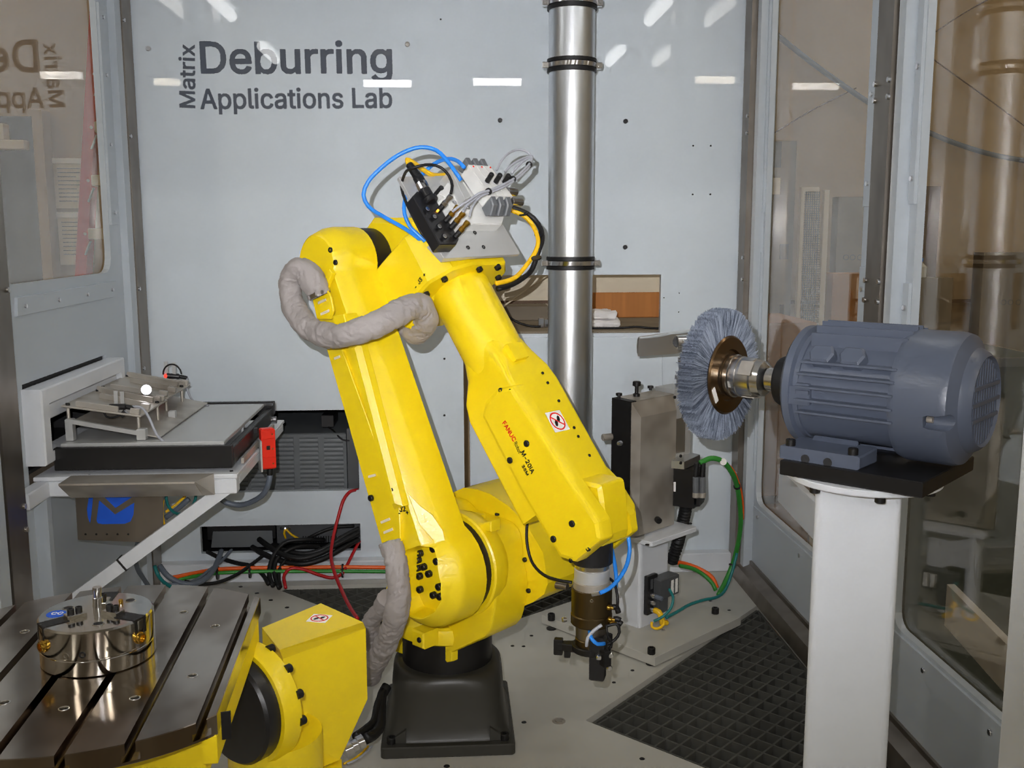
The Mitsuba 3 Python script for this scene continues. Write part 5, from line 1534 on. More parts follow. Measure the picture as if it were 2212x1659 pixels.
for k, t_, h in ((0.1, 0.2, 0.0), (0.62, 0.3, 0.0)):
    pass
tp = lambda x, y: on_z(x, y, zu)
q = tp(1375, 856)
add('knob', lathe([(.011, 0), (.011, .008), (.006, .010), (.006, .032), (.013, .034), (.013, .046), (.010, .048)], q, (0, 0, 1), 20), 'black_steel', bu, label='black clamping knob')
for x, y in ((1337, 859), (1405, 843)):
    q = tp(x, y)
    add('cap_screw', lathe([(.005, 0), (.005, .006), (.010, .007), (.010, .014), (.008, .015)], q, (0, 0, 1), 16), 'black_steel', bu)
q = on_y(1322, 943, 3.07)
add('spigot', cyl(q + V(-0.032, -0.012, 0), q, 0.011, 16, 0.002), 'stainless', bu)
q = on_y(1341, 957, 3.055)
add('grease_nipple', lathe([(.006, 0), (.008, .003), (.005, .006), (.005, .014), (.007, .018), (.004, .022)], q, V(-0.45, -0.8, 0.1), 14), 'chrome', bu)
for x, y in ((1420, 1122), (1378, 1140)):
    q = on_y(x, y, 3.06)
    bolt(bu, q, (0.1, -1, 0), 0.010, 0.018)
# slide body and nozzle bracket behind the steel cover
sb0, sb1 = on_y(1452, 868, 3.17), on_y(1490, 850, 3.22)
add('slide_body', stack([np.array([[*p, z] for p in (c2 + (c2 - b2) * 0.02, c2 + (c2 - b2) * 0.45, d2 + (c2 - b2) * 0.45, d2 + (c2 - b2) * 0.02)]) for z in (on_y(1460, 1010, 3.17)[2], zu + 0.012)]), 'aluminium', bu, False)
add('slide_window', stack([np.array([[*(p - 0.02 * (b2 - a2) * -1), z] for p in (c2 + (c2 - b2) * 0.06, c2 + (c2 - b2) * 0.30, c2 + (c2 - b2) * 0.30 + (d2 - c2) * 0.1, c2 + (c2 - b2) * 0.06 + (d2 - c2) * 0.1)]) for z in (on_y(1460, 980, 3.17)[2], on_y(1460, 905, 3.17)[2])]), 'galvanized', bu, False)
for x, y in ((1457, 858), (1475, 852), (1475, 900), (1470, 1000), (1470, 985)):
    bolt(bu, on_y(x, y, 3.10), V(*n2_[:2], 0), 0.005, 0.003, socket=False)
add('post', cyl(on_y(1480, 870, 3.22), on_y(1480, 735, 3.22), 0.011, 16), 'stainless', bu)
add('nut_stack', lathe([(.018, 0), (.018, .02), (.014, .022), (.014, .035), (.020, .037), (.020, .05), (.008, .052), (.008, .09), (.011, .092), (.011, .105)], on_y(1470, 842, 3.2), (0, 0, 1), 18), 'chrome', bu)
mo = thing('servo_motor', 'black servo motor with two grey plugs hanging below the belt unit', 'motor')
add('body', stack([np.array([[*p, z] for p in (flat2(on_y(1453, 1050, 3.14)), flat2(on_y(1500, 1050, 3.10)), flat2(on_y(1523, 1050, 3.20)), flat2(on_y(1475, 1050, 3.26)))]) for z in (on_y(1480, 1090, 3.15)[2], on_y(1480, 1008, 3.15)[2])]), 'black_plastic', mo, False)
add('fin_block', stack([np.array([[*p, z] for p in (flat2(on_y(1505, 1050, 3.10)), flat2(on_y(1512, 1050, 3.10)), flat2(on_y(1522, 1050, 3.16)), flat2(on_y(1515, 1050, 3.18)))]) for z in (on_y(1480, 1086, 3.15)[2], on_y(1480, 1030, 3.15)[2])]), 'black_plastic', mo, False)
add('steel_head', stack([np.array([[*p, z] for p in (flat2(on_y(1450, 1000, 3.12)), flat2(on_y(1478, 1000, 3.10)), flat2(on_y(1512, 1000, 3.2)), flat2(on_y(1480, 1000, 3.25)))]) for z in (on_y(1480, 1006, 3.15)[2], on_y(1480, 990, 3.15)[2])]), 'galvanized', mo, False)
for x in (1503, 1517):
    q0, q1, q2 = on_y(x, 1072, 3.09), on_y(x, 1030, 3.09), on_y(x + 2, 1000, 3.09)
    add('plug', cyl(q0, q1, 0.010, 14, 0.002), 'plastic_grey', mo)
    add('plug_nut', cyl(q0 + V(0, 0, -0.004), q0 + V(0, 0, 0.012), 0.0112, 14, 0.001), 'stainless', mo)
    add('spring_relief', cyl(q1, q2, 0.0085, 12, 0.001), 'rubber', mo)
add('label_sticker', stack([np.array([on_y(x, y, d) for x, y in ((1455, 1041), (1461, 1041), (1461, 1062), (1455, 1062))]) for d in (3.136, 3.134)]), 'ink_white', mo, False)
sc = thing('steel_scoop', 'shiny stainless half pipe scoop left of the brush wheel', 'scoop')
n_s = 12
arc = []
for t_ in np.linspace(0, 1, 14):
    c_ = on_y(1380 + 125 * t_, 752 - 18 * t_, 3.29 + 0.04 * t_)
    arc.append(c_)
rows = []
for th_ in np.linspace(math.radians(-35), math.radians(150), n_s):
    rows.append([c_ + V(0, 0.04 * math.cos(th_), 0.038 * math.sin(th_)) for c_ in arc])
rows = np.array(rows)
inner = np.array([[c_ + V(0, 0.037 * math.cos(th_), 0.035 * math.sin(th_)) for c_ in arc] for th_ in np.linspace(math.radians(-35), math.radians(150), n_s)])
prof = [np.vstack([rows[:, i], inner[::-1, i]]) for i in range(len(arc))]
add('shell', stack(prof), 'polished', sc, 30)
add('front_lip', stack([np.array([on_y(x, y, 3.245) for x, y in ((1380, 732), (1420, 729), (1452, 722), (1476, 722), (1487, 738), (1480, 756), (1462, 764), (1377, 770))]), np.array([on_y(x, y, 3.252) for x, y in ((1380, 732), (1420, 729), (1452, 722), (1476, 722), (1487, 738), (1480, 756), (1462, 764), (1377, 770))])]), 'polished', sc, False)
add('port', cyl(on_y(1467, 738, 3.240), on_y(1467, 738, 3.25), 0.021, 24), 'dark_inside', sc, False)
add('pipe', cyl(on_y(1462, 740, 3.24), on_y(1492, 738, 3.24), 0.024, 24, 0.002), 'polished', sc)
cn = thing('conduit', 'black corrugated conduit from the servo motor down behind the white stand', 'conduit')
pts = spline(dp([(1484, 1075, 3.17), (1480, 1105, 3.19), (1472, 1140, 3.22), (1462, 1180, 3.26), (1450, 1215, 3.28)]), 0.004)
rr = 0.019 + 0.0025 * np.sign(np.sin(np.arange(len(pts)) * math.pi / 1.5))
add('jacket', tube(np.column_stack([pts, rr]), 0, 14, raw=True), 'rubber', cn, 40)
jb = thing('junction_box', 'dark grey connector box on the right face of the white stand column', 'junction box')
jf = unit(V(*(inv(cC) - inv(cB)), 0))
pj = [on_y(1394, 1315, 3.02), on_y(1394, 1215, 3.02)]
jm = np.column_stack([np.append(uy, 0), np.append(-ux, 0), [0, 0, 1, 0], [0, 0, 0, 1]])
base_j = V(*(SM_ @ np.array([kc[0] - 0.0, kc[1] + 0.02, 0, 1]))[:2], 0)
jm[:3, 3] = base_j
zj0, zj1 = 0.075, 0.205
add('back_plate', prism(rect(0.0, 0.001, 0.05, 0.016), zj0, zj1, jm, 0.002), 'black_plastic', jb, False)
add('body', prism(rect(0.03, 0.001, 0.125, 0.045), zj0 + 0.05, zj1 - 0.012, jm, 0.003), 'device_grey', jb, False)
add('body', prism(rect(0.03, 0.001, 0.075, 0.040), zj0 + 0.002, zj0 + 0.05, jm, 0.003), 'device_grey', jb, False)
def J(x, y, z): return base_j + jm[:3, 0] * x + jm[:3, 1] * y + V(0, 0, z)


for x in (0.083, 0.105):
    add('label_sticker', prism(rect(x, 0.0452, x + 0.014, 0.0456), zj0 + 0.058, zj0 + 0.105, jm), 'ink_white', jb, False)
add('screen', prism(rect(0.013, 0.0162, 0.026, 0.0168), zj0 + 0.085, zj0 + 0.118, jm), 'device_grey', jb, False)
jd = jm[:3, 1]
for z, bs in ((0.065, 'chrome'), (0.042, 'chrome'), (0.018, 'chrome')):
    add('socket', lathe([(.008, 0), (.009, .003), (.009, .012), (.0065, .016)], J(0.018, 0.016, zj0 + z), jd, 14), bs, jb)
k = add('blue_plug', cyl(J(0.018, 0.032, zj0 + 0.065), J(0.022, 0.058, zj0 + 0.062), 0.0075, 14, 0.001), 'cable_dark_grey', jb)
k = add('yellow_plug', tube([J(0.018, 0.030, zj0 + 0.018), J(0.020, 0.046, zj0 + 0.016), J(0.026, 0.052, zj0 - 0.002), J(0.03, 0.054, zj0 - 0.024)], 0.0095, 12), 'cable_yellow', jb, True, label='yellow elbow plug')
add('yellow_plug', tube([J(0.03, 0.054, zj0 - 0.02), J(0.05, 0.055, zj0 - 0.026)], 0.009, 12), 'cable_yellow', jb, True)
add('plug_end', cyl(J(0.026, 0.056, zj0 - 0.045), J(0.022, 0.066, zj0 - 0.045), 0.0065, 12, 0.001), 'chrome', jb)

for px, nm, col, r, lab in (
        ([(1512, 1000, 3.09), (1535, 990, 3.10), (1560, 996, 3.12), (1580, 1020, 3.16), (1592, 1050, 3.22), (1598, 1090, 3.28), (1600, 1130, 3.33), (1594, 1175, 3.38), (1582, 1220, 3.40), (1566, 1258, 3.38), (1552, 1285, 3.34)], 'motor_cable', 'cable_green', .0085, 'green cable arching from the servo motor down to the floor'),
        ([(1556, 993, 3.14), (1578, 1012, 3.17), (1592, 1040, 3.23), (1600, 1068, 3.28), (1603, 1095, 3.31), (1603, 1120, 3.34)], 'motor_cable', 'cable_orange', .0075, 'orange cable running beside the green one'),
        ([(1455, 1213, 3.34), (1485, 1220, 3.36), (1515, 1232, 3.36), (1538, 1248, 3.34), (1548, 1270, 3.32)], 'motor_cable', 'cable_orange', .0085, 'orange cable curving over the floor behind the white stand'),
        ([(1468, 1222, 3.33), (1495, 1228, 3.34), (1520, 1242, 3.34), (1540, 1262, 3.32), (1546, 1276, 3.31)], 'motor_cable', 'cable_green', .007, 'green cable on the floor under the orange one'),
        ([(1592, 1195, 3.36), (1580, 1240, 3.34), (1566, 1275, 3.32), (1548, 1290, 3.26), (1520, 1296, 3.22), (1490, 1306, 3.16), (1462, 1322, 3.08), (1440, 1334, 3.02)], 'sensor_cable', 'cable_teal', .0052, 'teal cable running along the floor to the yellow plug'),
        ([(1445, 1272, 3.0), (1454, 1290, 3.0), (1450, 1312, 2.99), (1432, 1332, 2.98), (1412, 1342, 2.98)], 'sensor_cable', 'cable_teal', .0045, 'teal cable hooking from the blue plug to the floor'),
        ([(1408, 1344, 2.98), (1408, 1354, 2.97), (1420, 1358, 2.97), (1434, 1348, 2.98), (1432, 1336, 2.99)], 'sensor_cable', 'cable_yellow', .0042, 'small yellow cable loop on the foot plate')):
    k = thing(nm, lab, 'cable')
    P_ = dp(px)
    P_[:, 2] = np.maximum(P_[:, 2], r + (0.001 if P_[:, 2].min() > 0.03 else 0.001))
    add('jacket', tube(P_, r, 8), col, k, True)
    if 'arching' in lab:
        for i in (4, 8):
            add('cable_tie', cyl(P_[i], P_[i] + unit(P_[i + 1] - P_[i]) * 0.005, 0.012, 12), 'black_plastic', k)
        add('marker', lathe([(.011, 0), (.011, .003), (.004, .003), (.004, .001)], P_[2] + V(0, -0.011, 0.0), (0, -1, 0.2), 18), 'ink_white', k)
# ------------------------------------------------------------------ behind the back wall: cabinet, added dark enclosure, shelf
bay = structure('shade_box_11', cut(box(-1.12, -0.30, BACK + 0.027, 4.35, 0.02, 0.72), box(-1.10, -0.32, BACK - 0.1, 4.33, 0.04, 0.70)), 'dark_inside', 'added dark enclosure that keeps the two low wall openings dark', smooth=False)  # added box, coloured dark so that the openings stay black
cab = thing('louvered_cabinet', 'dark grey controller cabinet with rows of louvers behind the wall opening', 'cabinet')
YC = 3.80
def yq(x, y, d=YC): return on_y(x, y, d)


lx0, lx1 = -1.06, yq(749, 1000)[0]
lz0, lz1 = yq(700, 1064)[2] - 0.03, yq(700, 936)[2]
add('body', box(lx0, lx1, YC, 4.30, lz0, lz1, 0.004), 'louver_grey', cab, False)
add('side_frame', box(lx1 + 0.004, yq(771, 1000)[0] + 0.02, YC - 0.01, 4.2, lz0, lz1 + 0.02, 0.003), 'device_grey', cab, False)
cols = ((494, 534), (541, 581), (594, 634), (647, 687), (700, 741))
for c0_, c1_ in cols:
    for r_ in range(12):
        y_ = 947 + r_ * 9.55
        a_, b_ = yq(c0_ + r_ * 0.25, y_ + 1.5), yq(c1_ + r_ * 0.25, y_ + 1.5)
        h_ = 0.0062
        sec_ = [(0, -h_), (-0.007, -h_), (-0.006, h_ * .2), (0, h_)]
        add('louver', prism(np.array(sec_), a_[0], b_[0], frame((0, YC, a_[2]), (0, 1, 0), (0, 0, 1))), 'louver_grey', cab, False)
add('hood', box(yq(690, 900)[0], yq(716, 900)[0], 3.86, 4.0, lz1 + 0.01, lz1 + 0.06, 0.003), 'black_plastic', cab, False)
add('lead', tube(dp([(703, 918, 3.9), (720, 930, 3.82), (740, 950, 3.79), (755, 952, 3.79)]), 0.003, 6), 'rubber', cab, True)

bx = thing('control_box', 'black box with a grey panel inside the long low wall opening', 'control box')
add('body', box(on_y(448, 1150, 3.80)[0], on_y(594, 1150, 3.80)[0], 3.80, 4.2, 0.125, 0.225, 0.004), 'black_plastic', bx, False)
add('panel', stack([np.array([on_y(x, y, d) for x, y, d in ((458, 1181, 3.795), (588, 1179, 3.795), (588, 1146, 3.80), (460, 1148, 3.80))]), np.array([on_y(x, y, d) for x, y, d in ((456, 1183, 3.79), (590, 1181, 3.79), (588, 1146, 3.797), (460, 1148, 3.797))])]), 'louver_grey', bx, False)
tr = thing('terminal_rack', 'dark rack with two screw terminals and yellow lugs inside the low opening', 'rack')
add('body', box(on_y(598, 1150, 3.82)[0], -0.33, 3.82, 4.2, 0.10, 0.235, 0.004), 'device_grey', tr, False)
for x in (608, 625):
    bolt(tr, on_y(x, 1141, 3.82), (0, -1, 0), 0.006, 0.004, 'chrome')
add('terminal', cyl(on_y(616, 1141, 3.82), on_y(616, 1141, 3.80), 0.004, 10), 'chrome', tr)
for p_ in ([(616, 1143, 3.80), (614, 1152, 3.80), (617, 1162, 3.81)], [(618, 1143, 3.80), (630, 1155, 3.80), (646, 1164, 3.81)]):
    add('lug', tube(dp(p_), 0.0042, 8), 'cable_yellow', tr, True)
for i in range(18):
    x = 655 + i * 5.5
    add('vent', bar(on_y(x, 1158, 3.8195), on_y(x, 1172, 3.8195), 0.004, 0.002, (0, -1, 0)), 'ink_black', tr, False)

cables = [
    ([(775, 1152, 3.70), (735, 1172, 3.66), (690, 1196, 3.62), (650, 1206, 3.60), (610, 1198, 3.62), (580, 1180, 3.68), (560, 1165, 3.74)], .0105, 'rubber', 'thick black cable, lowest of the bundle hanging out of the low opening'),
    ([(775, 1142, 3.72), (740, 1160, 3.68), (700, 1185, 3.65), (660, 1196, 3.64), (618, 1190, 3.66), (588, 1178, 3.72)], .0095, 'rubber', 'thick black cable in the middle of the bundle in the low opening'),
    ([(775, 1165, 3.71), (740, 1184, 3.66), (700, 1206, 3.62), (655, 1218, 3.60), (610, 1212, 3.62), (572, 1198, 3.66), (545, 1182, 3.72)], .0105, 'rubber', 'thick black cable, outermost of the bundle over the white ledge'),
    ([(765, 1136, 3.74), (720, 1140, 3.72), (680, 1155, 3.70), (655, 1170, 3.72)], .006, 'rubber', 'thin black cable arching over the bundle in the low opening'),
    ([(700, 1166, 3.74), (660, 1166, 3.68), (620, 1170, 3.66), (600, 1186, 3.64), (585, 1215, 3.60), (582, 1245, 3.56), (590, 1266, 3.52)], .0085, 'rubber', 'black cable dropping left of three others to the floor edge'),
    ([(690, 1180, 3.72), (640, 1182, 3.66), (600, 1205, 3.62), (592, 1230, 3.58), (596, 1252, 3.55), (603, 1270, 3.50)], .0085, 'rubber', 'black cable dropping to the floor edge beside the red cable'),
    ([(620, 1206, 3.62), (607, 1222, 3.60), (602, 1245, 3.56), (606, 1268, 3.51)], .0065, 'rubber', 'short black cable next to the red cable at the floor edge'),
    ([(448, 1192, 3.70), (475, 1205, 3.66), (510, 1216, 3.63), (545, 1224, 3.60), (568, 1242, 3.57), (580, 1262, 3.53)], .008, 'rubber', 'black cable sloping down from the left end of the low opening'),
    ([(575, 1195, 3.68), (545, 1218, 3.60), (510, 1242, 3.5), (470, 1258, 3.42), (430, 1262, 3.36), (400, 1256, 3.32)], .0065, 'rubber', 'black cable running down left over the floor from the low opening'),
    ([(773, 1058, 3.74), (755, 1063, 3.69), (742, 1080, 3.66), (732, 1112, 3.64), (720, 1160, 3.60), (715, 1200, 3.52), (722, 1235, 3.42), (738, 1275, 3.3), (755, 1310, 3.12), (772, 1336, 2.98)], .0062, 'cable_red', 'red cable hanging from the louvered opening down to the grating'),
    ([(777, 1168, 3.72), (765, 1190, 3.68), (750, 1220, 3.62), (738, 1240, 3.58), (718, 1248, 3.56), (690, 1242, 3.57), (655, 1230, 3.58), (628, 1228, 3.58), (614, 1242, 3.56), (617, 1270, 3.50)], .006, 'cable_red', 'red cable looping from the low opening to the floor edge'),
    ([(372, 1248, 3.40), (420, 1238, 3.46), (470, 1230, 3.54), (540, 1227, 3.58), (640, 1226, 3.60), (740, 1225, 3.61), (835, 1226, 3.62), (900, 1228, 3.62)], .0075, 'cable_orange', 'orange cable lying along the foot of the back wall'),
    ([(372, 1255, 3.40), (420, 1245, 3.45), (470, 1238, 3.53), (540, 1235, 3.56), (640, 1234, 3.58), (740, 1234, 3.59), (835, 1235, 3.60), (900, 1236, 3.60)], .0065, 'cable_green', 'green cable lying under the orange one along the back wall')]
for px, r, col, lab in cables:
    k = thing('cable', lab, 'cable')
    P_ = dp(px)
    P_[:, 2] = np.maximum(P_[:, 2], r + 0.001)
    add('jacket', tube(P_, r, 8), col, k, True)
    if 'orange' in lab:
        for i in (2, 3, 5, 6):
            add('cable_tie', cyl(P_[i] - V(0.003, 0, 0.006), P_[i] + V(0.003, 0, -0.006), 0.018, 12), 'black_plastic', k)

# shelf bay behind the window opening
zs_ = wb(1300, 716)[1]
sh = thing('wall_shelf', 'light brown shelf behind the opening in the back wall', 'shelf')
add('board', box(0.02, 1.2, BACK + 0.027, 4.45, zs_ - 0.03, zs_, 0.003), 'carton', sh, False)
add('rear_panel', box(0.02, 1.35, 4.46, 4.48, zs_ - 0.03, 1.6), 'cream', sh, False)
add('rail', box(0.02, 1.35, 4.44, 4.46, on_y(1130, 656, 4.44)[2], on_y(1130, 650, 4.44)[2]), 'brown_paint', sh, False)
pw_ = thing('plywood_board', 'orange brown plywood board leaning behind the white cloth', 'board')
add('sheet', box(on_y(1240, 700, 4.30)[0], on_y(1428, 700, 4.30)[0] + 0.1, 4.30, 4.318, zs_ + 0.001, on_y(1330, 632, 4.30)[2], 0.002), 'plywood', pw_, False)
cr = thing('cardboard_carton', 'low beige carton on the shelf left of the pipe', 'carton')
add('box', box(on_y(1060, 700, 4.2)[0], on_y(1186, 700, 4.2)[0], 4.2, 4.36, zs_ + 0.001, on_y(1130, 662, 4.2)[2], 0.002), 'carton', cr, False)
tw = thing('cloth', 'folded white cloth lying on the shelf right of the pipe', 'cloth')
g_ = np.random.default_rng(2)
for i, (x0, x1, y0, y1, d0) in enumerate(((1278, 1341, 711, 692, 3.86), (1280, 1333, 693, 672, 3.88))):
    a_, b_ = on_y(x0, y0, d0), on_y(x1, y1, d0)
    a_[2] = max(a_[2], zs_ + 0.001 + 0.031 * i)
    m = box(a_[0], b_[0], d0, d0 + 0.12, a_[2], b_[2], 0.008)
    m = trimesh.Trimesh(m.vertices, m.faces, process=True)
    for _ in range(4):
        m = m.subdivide()
    v = np.array(m.vertices)
    v += (meshkit.fbm(v * 26 + i * 9, 3)[:, None] - 0.5) * V(0.02, 0.02, 0.022) * (v[:, 2:3] > a_[2] + 0.004)
    add('fold', trimesh.Trimesh(v, m.faces, process=False), 'cloth_white', tw, True)
mc = thing('metal_block', 'small shiny metal block with a black lead on the shelf beside the pipe', 'block')
q = on_y(1172, 702, 3.90)
q[2] = zs_ + 0.018
add('body', moved(box(-.016, .004, -.012, .012, -.0175, .018, .002), frame(q, (1, 0, 0), (0, 1, 0))), 'chrome', mc)
add('body', moved(box(.007, .020, -.012, .012, -.0175, .014, .002), frame(q, (1, 0, 0), (0, 1, 0))), 'chrome', mc)
add('lead', tube(np.maximum(dp([(1082, 668, 3.9), (1096, 682, 3.89), (1120, 697, 3.88), (1150, 705, 3.88), (1168, 707, 3.88)]), V(-9, -9, zs_ + 0.005)), 0.0042, 8), 'rubber', mc, True)
k = thing('cable', 'black cable running over the shelf in front of the white cloth', 'cable')
add('jacket', tube(np.maximum(dp([(1185, 708, 3.84), (1230, 712, 3.82), (1290, 714, 3.80), (1340, 711, 3.80), (1375, 706, 3.80), (1400, 709, 3.79), (1424, 719, 3.77)]), V(-9, -9, zs_ + 0.005)), 0.0042, 8), 'rubber', k, True)
k = thing('stick', 'thin pale stick leaning diagonally behind the opening left of the pipe', 'stick')
add('rod', tube(dp([(1084, 664, 4.05), (1192, 588, 4.15)]), 0.0035, 6, raw=True), 'cream', k)

# ------------------------------------------------------------------ the shop behind the side windows
def upright(name, label, cat, x0, x1, ytop, d, t, bsdf, part='sheet', zlow=-0.5, lean=0.0, group=None):
    k = thing(name, label, cat, group)
    a_, b_ = on_y(x0, ytop, d), on_y(x1, ytop, d)
    z = min(a_[2], b_[2])
    m = stack([np.array([[a_[0], d - lean, zlow], [b_[0], d - lean, zlow], [b_[0], d - lean + t, zlow], [a_[0], d - lean + t, zlow]]), np.array([[a_[0], d, z], [b_[0], d, z], [b_[0], d + t, z], [a_[0], d + t, z]])])
    add(part, m, bsdf, k, False)
    return k, a_, b_


YW = 4.95
k, a_, b_ = upright('carton_sheet', 'tall grey brown carton leaning on the shop wall, leftmost in the far right window', 'carton', 1640, 1722, 304, YW, 0.10, 'carton')
def stick_on(k, name, x0, y0, x1, y1, d, bsdf, t=0.003, **kw):
    a_, b_ = on_y(x0, y1, d), on_y(x1, y0, d)
    return add(name, box(a_[0], b_[0], d - t, d - 0.0002, a_[2], b_[2]), bsdf, k, False, **kw)


stick_on(k, 'label', 1668, 306, 1689, 362, YW, 'plastic_grey')
stick_on(k, 'paper', 1653, 384, 1686, 420, YW, 'cream', 0.004)
stick_on(k, 'print', 1684, 527, 1704, 560, YW, 'plastic_grey')
stick_on(k, 'print', 1683, 658, 1694, 695, YW, 'plastic_grey')
k = thing('mesh_panel', 'cream framed wire mesh panel leaning beside the tall carton', 'panel')
ym = YW - 0.12
for x0, y0, x1, y1 in ((1719, 404, 1732, 900), (1771, 410, 1782, 900), (1732, 404, 1771, 414)):
    a_, b_ = on_y(x0, y1, ym), on_y(x1, y0, ym)
    add('frame_bar', box(a_[0], b_[0], ym, ym + 0.03, -0.5 if y1 == 900 else a_[2], b_[2], 0.002), 'cream', k, False)
gm = []
for i in range(9):
    a_, b_ = on_y(1733 + i * 4.7, 414, ym + 0.01), None
    gm.append(box(a_[0] - 0.0015, a_[0] + 0.0015, ym + 0.008, ym + 0.012, 0.2, a_[2]))
for i in range(62):
    a_, b_ = on_y(1732, 416 + i * 5, ym + 0.01), on_y(1771, 416 + i * 5, ym + 0.01)
    gm.append(box(a_[0], b_[0], ym + 0.007, ym + 0.010, a_[2] - 0.0015, a_[2] + 0.0015))
add('wire_mesh', join(*gm), 'device_grey', k, False, kind='stuff')
k, a_, b_ = upright('carton_sheet', 'grey brown carton with three printed rings right of the mesh panel', 'carton', 1812, 1872, 425, YW, 0.08, 'carton')
def ringprint(k, x, y, d, r):
    p = on_y(x, y, d)
    add('print_ring', lathe([(r, -0.0012), (r, 0.001), (r * .8, 0.001), (r * .8, -0.0012)], p, (0, -1, 0), 20), 'plastic_grey', k, False)


for x in (1828, 1842, 1858):
    ringprint(k, x, 556, YW, 0.014)
upright('cardboard_box', 'brown cardboard box standing in front of the ringed carton', 'box', 1800, 1880, 591, YW - 0.15, 0.14, 'cardboard', 'box')
upright('carton_sheet', 'dark brown tall board just right of the post between the windows', 'board', 1968, 2033, 402, YW - 0.1, 0.05, 'brown_paint')
upright('carton_sheet', 'beige carton standing behind the white bottle', 'carton', 1990, 2060, 600, YW - 0.3, 0.08, 'carton')
k, a_, b_ = upright('carton_sheet', 'wide grey brown carton with ring prints at the right edge of the near window', 'carton', 2126, 2300, 545, YW, 0.10, 'carton')
for x in (2168, 2183, 2200):
    ringprint(k, x, 653, YW, 0.014)
upright('cardboard_box', 'low pale box in front of the ringed carton in the near window', 'box', 2140, 2215, 760, YW - 0.4, 0.3, 'carton', 'box')
k = thing('bottle', 'small white bottle with a blue cap on the carton in the near window', 'bottle')
p = on_y(1999, 640, YW - 0.34)
zt2 = on_y(2000, 600, YW - 0.3)[2]
p[2] = zt2 + 0.001
p[1] = YW - 0.27
add('body', lathe([(0.028, 0), (0.03, 0.004), (0.03, 0.05), (0.012, 0.068), (0.012, 0.074)], p, (0, 0, 1), 20), 'plastic_white', k)
add('cap', cyl(p + V(0, 0, 0.074), p + V(0, 0, 0.090), 0.013, 14), 'cable_blue', k)
wr_ = structure('trim_12', box(on_y(1700, 653, 5.27)[0], 6.0, 5.27, 5.298, on_y(1750, 656, 5.27)[2], on_y(1750, 649, 5.27)[2]), 'brown_paint', 'dark rail along the shop wall')
k = thing('wall_cable', 'dark teal cable sloping down the shop wall behind the right windows', 'cable')
add('jacket', tube(dp([(1600, 15, 5.25), (1659, 60, 5.25), (1760, 140, 5.25), (1870, 217, 5.25), (1925, 250, 5.25), (1988, 278, 5.25), (2060, 308, 5.25), (2140, 333, 5.25), (2230, 350, 5.25)]), 0.014, 8), 'cable_dark_grey', k, True)
for pts_, lab in (([(1985, 105, 5.26), (2060, 160, 5.26), (2150, 225, 5.26), (2230, 285, 5.26)], 'thin wire sagging to the right on the shop wall in the near window'), ([(1990, 90, 5.26), (2080, 30, 5.26), (2150, -10, 5.26)], 'thin wire rising to the right on the shop wall in the near window'), ([(1660, 295, 5.26), (1760, 235, 5.26), (1850, 190, 5.26)], 'thin wire rising to the right on the shop wall in the far window')):
    k = thing('wire', lab, 'wire')
    add('jacket', tube(dp(pts_), 0.003, 6), 'brown_paint', k, True)
k, a_, b_ = upright('cardboard_box', 'large orange brown cardboard box low in the far right window', 'box', 1618, 1765, 697, 4.2, 0.5, 'cardboard', 'box')
stick_on(k, 'tape', 1632, 1069, 1765, 1088, 4.2, 'brown_paint')
k, a_, b_ = upright('waste_bin', 'dark green bin standing outside the near right window', 'bin', 1985, 2350, 790, 3.3, 0.7, 'bin_green', 'body')
stick_on(k, 'lid', 1970, 770, 2360, 792, 3.3, 'device_grey', 0.03)
for x0, y0, x1, y1, dy, lab in ((1683, 1012, 1762, 1082, 3.15, 'white board standing in for a reflection in the far right window'), (2046, 1262, 2200, 1350, 2.35, 'white board standing in for a reflection in the near right window')):
    k = thing('reflection_board', lab, 'panel')  # boards outside that stand in for white reflections in the panes
    a_, b_ = on_y(x0, y0, dy), on_y(x1, y0 + 0.69 * (x1 - x0), dy - 0.42)
    c_ = on_y(x0, y1, dy)[2]
    add('sheet', stack([np.array([[a_[0], a_[1], z], [b_[0], b_[1], z], [b_[0] + 0.02, b_[1], z], [a_[0] + 0.02, a_[1], z]]) for z in (c_, a_[2])]), 'white_paint', k, False)

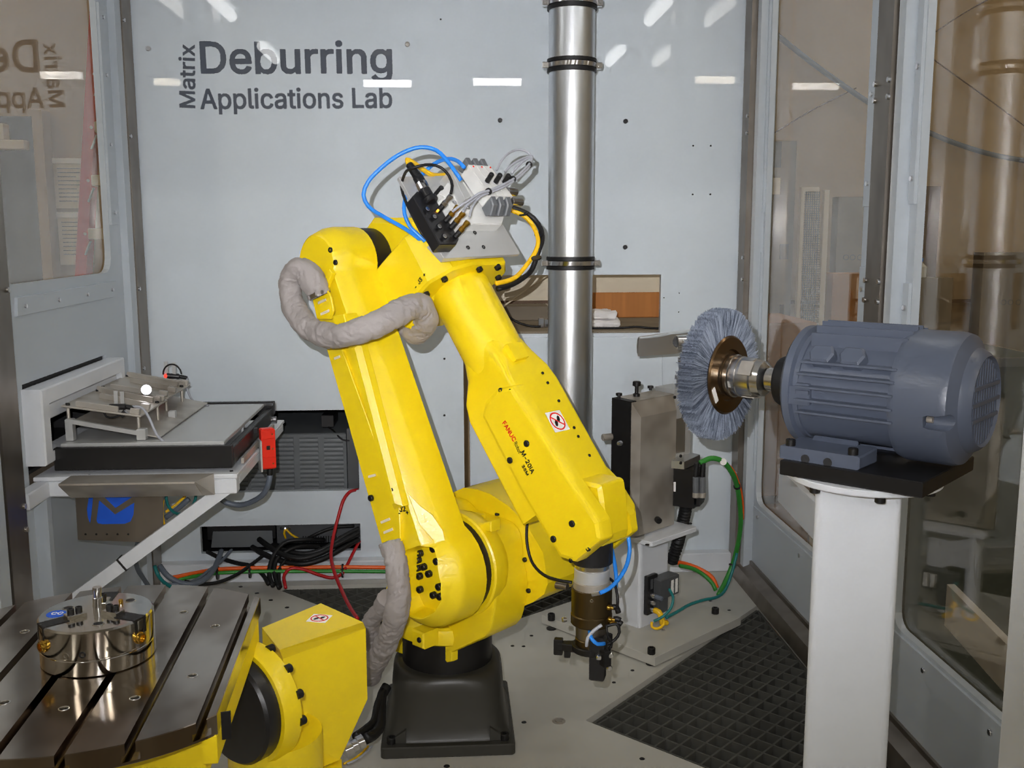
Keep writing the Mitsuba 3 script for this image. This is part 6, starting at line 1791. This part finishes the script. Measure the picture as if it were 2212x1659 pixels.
# left window: ladder, doorway, notices
lad = thing('step_ladder', 'tall red fibreglass step ladder behind the left window', 'ladder')
yl = 4.30
r0, r1 = on_y(216, -40, yl), on_y(178, 640, yl)
dn = unit(r1 - r0)
bot = r1 + dn * ((r1[2] + 0.49) / -dn[2])
add('rail', bar(bot, r0 - dn * 0.5, 0.045, 0.075, (0, 1, 0), 0.003), 'ladder_red', lad, False)
off_ = V(0.42, 0, 0)
bot2 = V(bot[0] + 0.50, bot[1], bot[2])
add('rail', bar(bot2, r0 - dn * 0.5 + V(0.30, 0, 0), 0.045, 0.075, (0, 1, 0), 0.003), 'ladder_red', lad, False)
for y in (40, 160, 275, 390, 505, 625, 745):
    q = on_y(208 - (y - 40) * 0.058, y, yl - 0.045)
    L_ = 0.30 + 0.0003 * (y + 40)
    st = add('step', box(q[0] + 0.022, q[0] + L_, yl - 0.06, yl + 0.06, q[2] - 0.022, q[2] + 0.022, 0.003), 'cream', lad, False)
    add('brace', bar(q + V(0.024, 0, -0.03), q + V(0.0, 0, -0.085), 0.004, 0.016, (0, 1, 0)), 'aluminium', lad, False)
    bolt(lad, q + V(0.004, -0.0, 0.0), (0, -1, 0), 0.006, 0.003, 'chrome', socket=False)
dd = structure('door_2', box(on_y(-160, 400, 5.2)[0], on_y(80, 400, 5.2)[0], 5.22, 5.295, -0.5, on_y(40, 250, 5.2)[2]), 'door_brown', 'dark brown shop door behind the left window', smooth=False)
labels['door_2']['category'] = 'door'
add('frame', box(on_y(80, 400, 5.2)[0], on_y(102, 400, 5.2)[0], 5.19, 5.295, -0.5, on_y(40, 236, 5.2)[2], 0.003), 'shop_wall', dd, False)
for i, (x0, y0, x1, y1) in enumerate(((122, 352, 190, 450), (132, 468, 194, 572))):
    k = thing('notice', ('upper' if i == 0 else 'lower') + ' white notice in a frame on the shop wall beside the ladder', 'notice')
    a_, b_ = on_y(x0, y1, 5.28), on_y(x1, y0, 5.28)
    add('sheet', box(a_[0], b_[0], 5.27, 5.298, a_[2], b_[2]), 'cream', k, False)
    add('header', box(a_[0], b_[0], 5.262, 5.27, b_[2] - 0.005, b_[2] + 0.022, 0.001), 'ink_white', k, False)
    for j in range(9):
        add('print_line', box(a_[0] + 0.02, b_[0] - 0.02 - 0.02 * (j % 3), 5.268, 5.27, b_[2] - 0.03 - j * 0.02, b_[2] - 0.026 - j * 0.02), 'plastic_grey', k, False)
k = thing('bracket_arm', 'pale bracket arm reaching in at the left edge behind the window', 'bracket')
a_, b_ = on_y(-60, 322, 4.6), on_y(50, 302, 4.6)
add('arm', box(a_[0], b_[0], 4.6, 4.66, a_[2], b_[2], 0.003), 'cream', k, False)
add('upright', box(a_[0], on_y(8, 300, 4.6)[0], 4.6, 4.66, b_[2] + 0.0005, b_[2] + 0.07, 0.003), 'cream', k, False)
